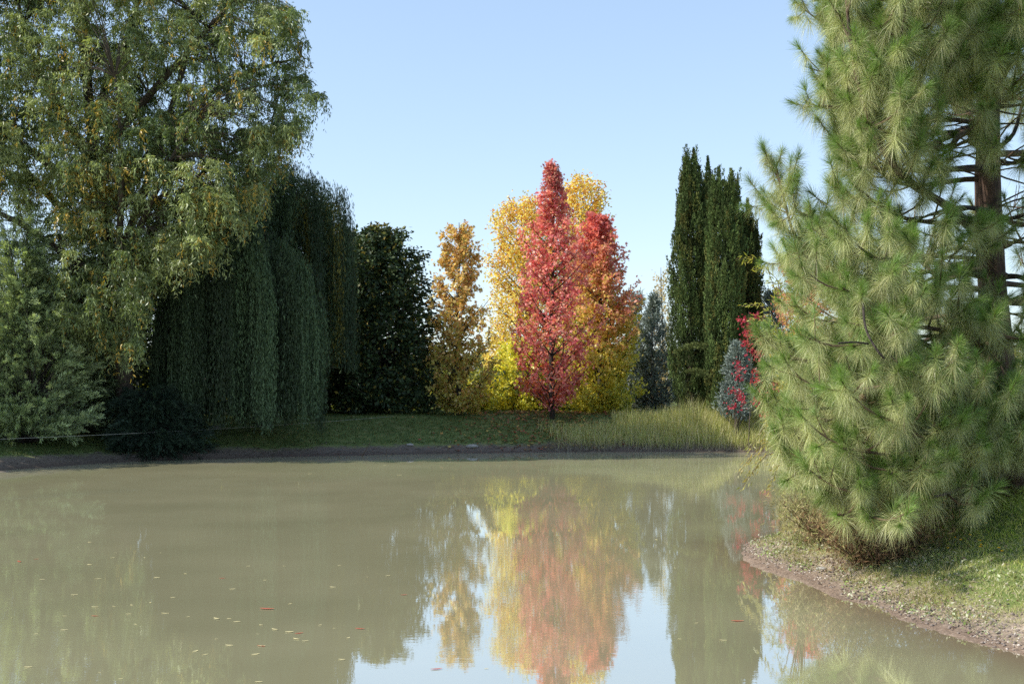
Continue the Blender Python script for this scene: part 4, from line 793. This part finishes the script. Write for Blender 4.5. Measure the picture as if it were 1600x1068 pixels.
# cord stretched along the bank
a, b = at(-60, 688, 33.0), at(640, 648, 46.5); t = np.linspace(0, 1, 24)[:, None]; P_ = a * (1 - t) + b * t; P_[:, 2] -= .10 * np.sin(t[:, 0] * np.pi)
# keep it in the air above the ground
cd = tubes('cord', P_, np.full(24, .0045), M['cord'], None, 5, origin=a); tag(cd, 'thin pale cord stretched low along the shaded bank under the willows', 'cord')

# dandelions
def dandelion(loc, label):
    root = thing('dandelion', label, 'flower', loc, 'dandelions in the grass by the pine'); r = np.random.default_rng(int(loc[0] * 100))
    tubes('stem', np.array([loc, loc + [.004, 0, .05], loc + [.008, .004, .11]]), np.array([.002, .002, .0015]), M['grass_stem'], root, 5)
    n = 46; a = r.random(n) * 6.2832; e = r.uniform(.15, 1.1, n); bag = Bag(T_RHOMB); bag.add(np.tile(loc + [.008, .004, .108], (n, 1)), np.stack([np.cos(a), np.sin(a), e], -1), .02, .007, np.tile([.85, .62, .02], (n, 1)), r); bag.build('flower_head', M['leaf'], root)
M['grass_stem'] = plainmat('green_stem', (.12, .2, .05))
dl = [((1492, 841), 'dandelion nearest the brambles'), ((1500, 845), 'dandelion just beside the one nearest the brambles'), ((1515, 837), 'highest dandelion of the cluster'), ((1530, 845), 'dandelion in the middle of the cluster'),
      ((1531, 855), 'dandelion just below the middle one'), ((1532, 852), 'small dandelion touching the middle pair'), ((1540, 818), 'lone dandelion higher up in the shade'), ((1560, 857), 'dandelion at the right end of the cluster'), ((1480, 857), 'dandelion at the lower left of the cluster'), ((1565, 862), 'rightmost dandelion in the sunny grass')]
for (px, py), lb in dl:
    ds = np.arange(11, 19, .02); zz = Z(py, ds) - gz(X(px, ds), ds) - .1; k = np.argmax(zz < 0); dd = ds[k]
    dandelion(np.array([X(px, dd), dd, float(gz(X(px, dd), dd))]), 'yellow ' + lb)

# leaves floating on the pond
def float_mesh(L_, W_, c, seed, name, mat):
    r = np.random.default_rng(seed); n = 9; t = np.linspace(0, 1, n); w = W_ * np.sin(np.pi * np.clip(t, .02, .98)) ** .8 / 2; z = .003 + .004 * (t - .5) ** 2 * 4
    V = np.concatenate([np.stack([(t - .5) * L_, -w, z + .002], -1), np.stack([(t - .5) * L_, w * 0, z], -1), np.stack([(t - .5) * L_, w, z + .003], -1)]); i = np.arange(n - 1)
    q = np.concatenate([np.stack([i, i + 1, i + n + 1, i + n], -1), np.stack([i + n, i + n + 1, i + 2 * n + 1, i + 2 * n], -1)]).ravel()
    o = mesh_obj(name, V, q, np.arange(len(q) // 4) * 4, None, mat, smooth=True); return o
straw = plainmat('straw_leaf', (.62, .54, .28), .6); rust = plainmat('rust_leaf', (.42, .10, .05), .6)
spots = [(140, 847), (122, 854), (181, 863), (176, 871), (140, 882), (226, 871), (251, 863), (153, 904), (116, 929), (148, 948), (18, 965), (101, 962), (178, 947), (206, 945), (235, 941), (201, 959), (258, 958), (290, 896), (245, 902), (363, 920), (388, 884), (444, 884), (414, 906),
         (358, 966), (370, 971), (338, 966), (294, 963), (408, 976), (429, 983), (403, 990), (452, 987), (463, 998), (338, 998), (358, 1008), (477, 1001), (453, 943), (500, 976), (522, 981), (520, 917), (530, 883), (544, 996), (534, 1030), (44, 1042), (156, 1050), (188, 1060),
         (305, 1017), (321, 1022), (399, 1022), (409, 1009), (56, 990), (100, 984), (484, 740), (602, 727), (574, 901), (606, 899), (624, 742), (1055, 887), (1062, 998), (1026, 843), (1088, 973), (1210, 905), (1130, 1000), (760, 1044), (404, 1065), (270, 933), (66, 905), (212, 975)]
proto = None; r = np.random.default_rng(5)
for i, (px, py) in enumerate(spots):
    d = CZ * F / (py - HY)
    if proto is None: proto = float_mesh(.12, .035, None, 1, 'floating_leaf', straw); o = proto
    else: o = proto.copy(); col.objects.link(o)
    o.location = (X(px, d), d, .002); o.rotation_euler = (0, 0, r.normal(0, .5)); k = r.uniform(.25, .75) * (1.0 if d < 20 else 2); o.scale = (k, k * r.uniform(.8, 1.3), k)
    tag(o, 'small straw coloured leaf floating on the murky water', 'leaf', 'pale leaves floating on the pond')
protr = None
for px, py, k, lb in [(417, 951, 1.9, 'long red leaf floating left of centre'), (30, 877, 1.5, 'reddish leaf floating near the left edge'), (148, 962, .9, 'small curled red leaf floating lower left'), (347, 903, .9, 'small orange leaf floating left of the tree reflections'),
                  (467, 989, 1.0, 'brown leaf floating among pale ones'), (408, 1009, 1.0, 'tiny rust leaf floating near the bottom left'), (631, 929, .9, 'orange leaf floating by the dark tree reflection'), (682, 1045, 1.2, 'rust leaf floating on the sky reflection'),
                  (562, 982, 1.2, 'brown leaf floating at the rim of the sky reflection'), (1152, 970, 1.5, 'rust leaf floating on the cypress reflection'), (57, 873, .8, 'little red leaf beside the reddish one near the left edge')]:
    d = CZ * F / (py - HY)
    if protr is None: protr = float_mesh(.15, .04, None, 2, 'floating_leaf', rust); o = protr
    else: o = protr.copy(); col.objects.link(o)
    o.location = (X(px, d), d, .002); o.rotation_euler = (0, 0, r.normal(0, .4)); k *= .6; o.scale = (k, k, k); tag(o, lb, 'leaf', 'red and brown leaves floating on the pond')

# ------------------------------------------------------------------ light, sky, camera
SUN_EL, SUN_AZ = math.radians(43), math.radians(-90 - 13)     # azimuth from +Y towards +X: the sun stands left, a little behind the camera
sd = np.array([math.sin(SUN_AZ) * math.cos(SUN_EL), math.cos(SUN_AZ) * math.cos(SUN_EL), math.sin(SUN_EL)])
li = bpy.data.lights.new('sun', 'SUN'); li.energy = 6.6; li.angle = math.radians(.53); li.color = (1, .95, .84)
lo = bpy.data.objects.new('sun', li); col.objects.link(lo); lo.location = (-20, 0, 30)
from mathutils import Vector
lo.rotation_euler = Vector(sd).to_track_quat('Z', 'Y').to_euler()
wd = bpy.data.worlds.new('World'); scene.world = wd; wd.use_nodes = True; N = wd.node_tree.nodes; L = wd.node_tree.links; N.clear()
sky = N.new('ShaderNodeTexSky'); sky.sky_type = 'NISHITA'; sky.sun_disc = False; sky.sun_elevation = SUN_EL; sky.sun_rotation = SUN_AZ; sky.air_density = 1.0; sky.dust_density = .6; sky.ozone_density = 1.6
bg = N.new('ShaderNodeBackground'); bg.inputs['Strength'].default_value = .15; ow = N.new('ShaderNodeOutputWorld'); gm = N.new('ShaderNodeGamma'); gm.inputs[1].default_value = .6; ml = N.new('ShaderNodeVectorMath'); ml.operation = 'MULTIPLY'; ml.inputs[1].default_value = (2.42, 2.62, 2.85)
L.new(sky.outputs[0], gm.inputs[0]); L.new(gm.outputs[0], ml.inputs[0]); L.new(ml.outputs[0], bg.inputs[0]); L.new(bg.outputs[0], ow.inputs[0])
cam = bpy.data.cameras.new('camera'); co = bpy.data.objects.new('camera', cam); col.objects.link(co); co.location = (0, 0, CZ); co.rotation_euler = (math.radians(90), 0, 0)
cam.sensor_width = 36; cam.lens = 36 * F / 1600; cam.shift_y = (HY - 534) / 1600; cam.clip_end = 6000; cam.clip_start = .1; scene.camera = co
scene.view_settings.view_transform = 'Standard'; scene.view_settings.look = 'None'; scene.view_settings.exposure = 0
scene.render.engine = 'CYCLES'; c = scene.cycles; c.use_denoising = False; c.max_bounces = 7; c.diffuse_bounces = 3; c.glossy_bounces = 3; c.transmission_bounces = 4; c.transparent_max_bounces = 4; c.sample_clamp_indirect = 4
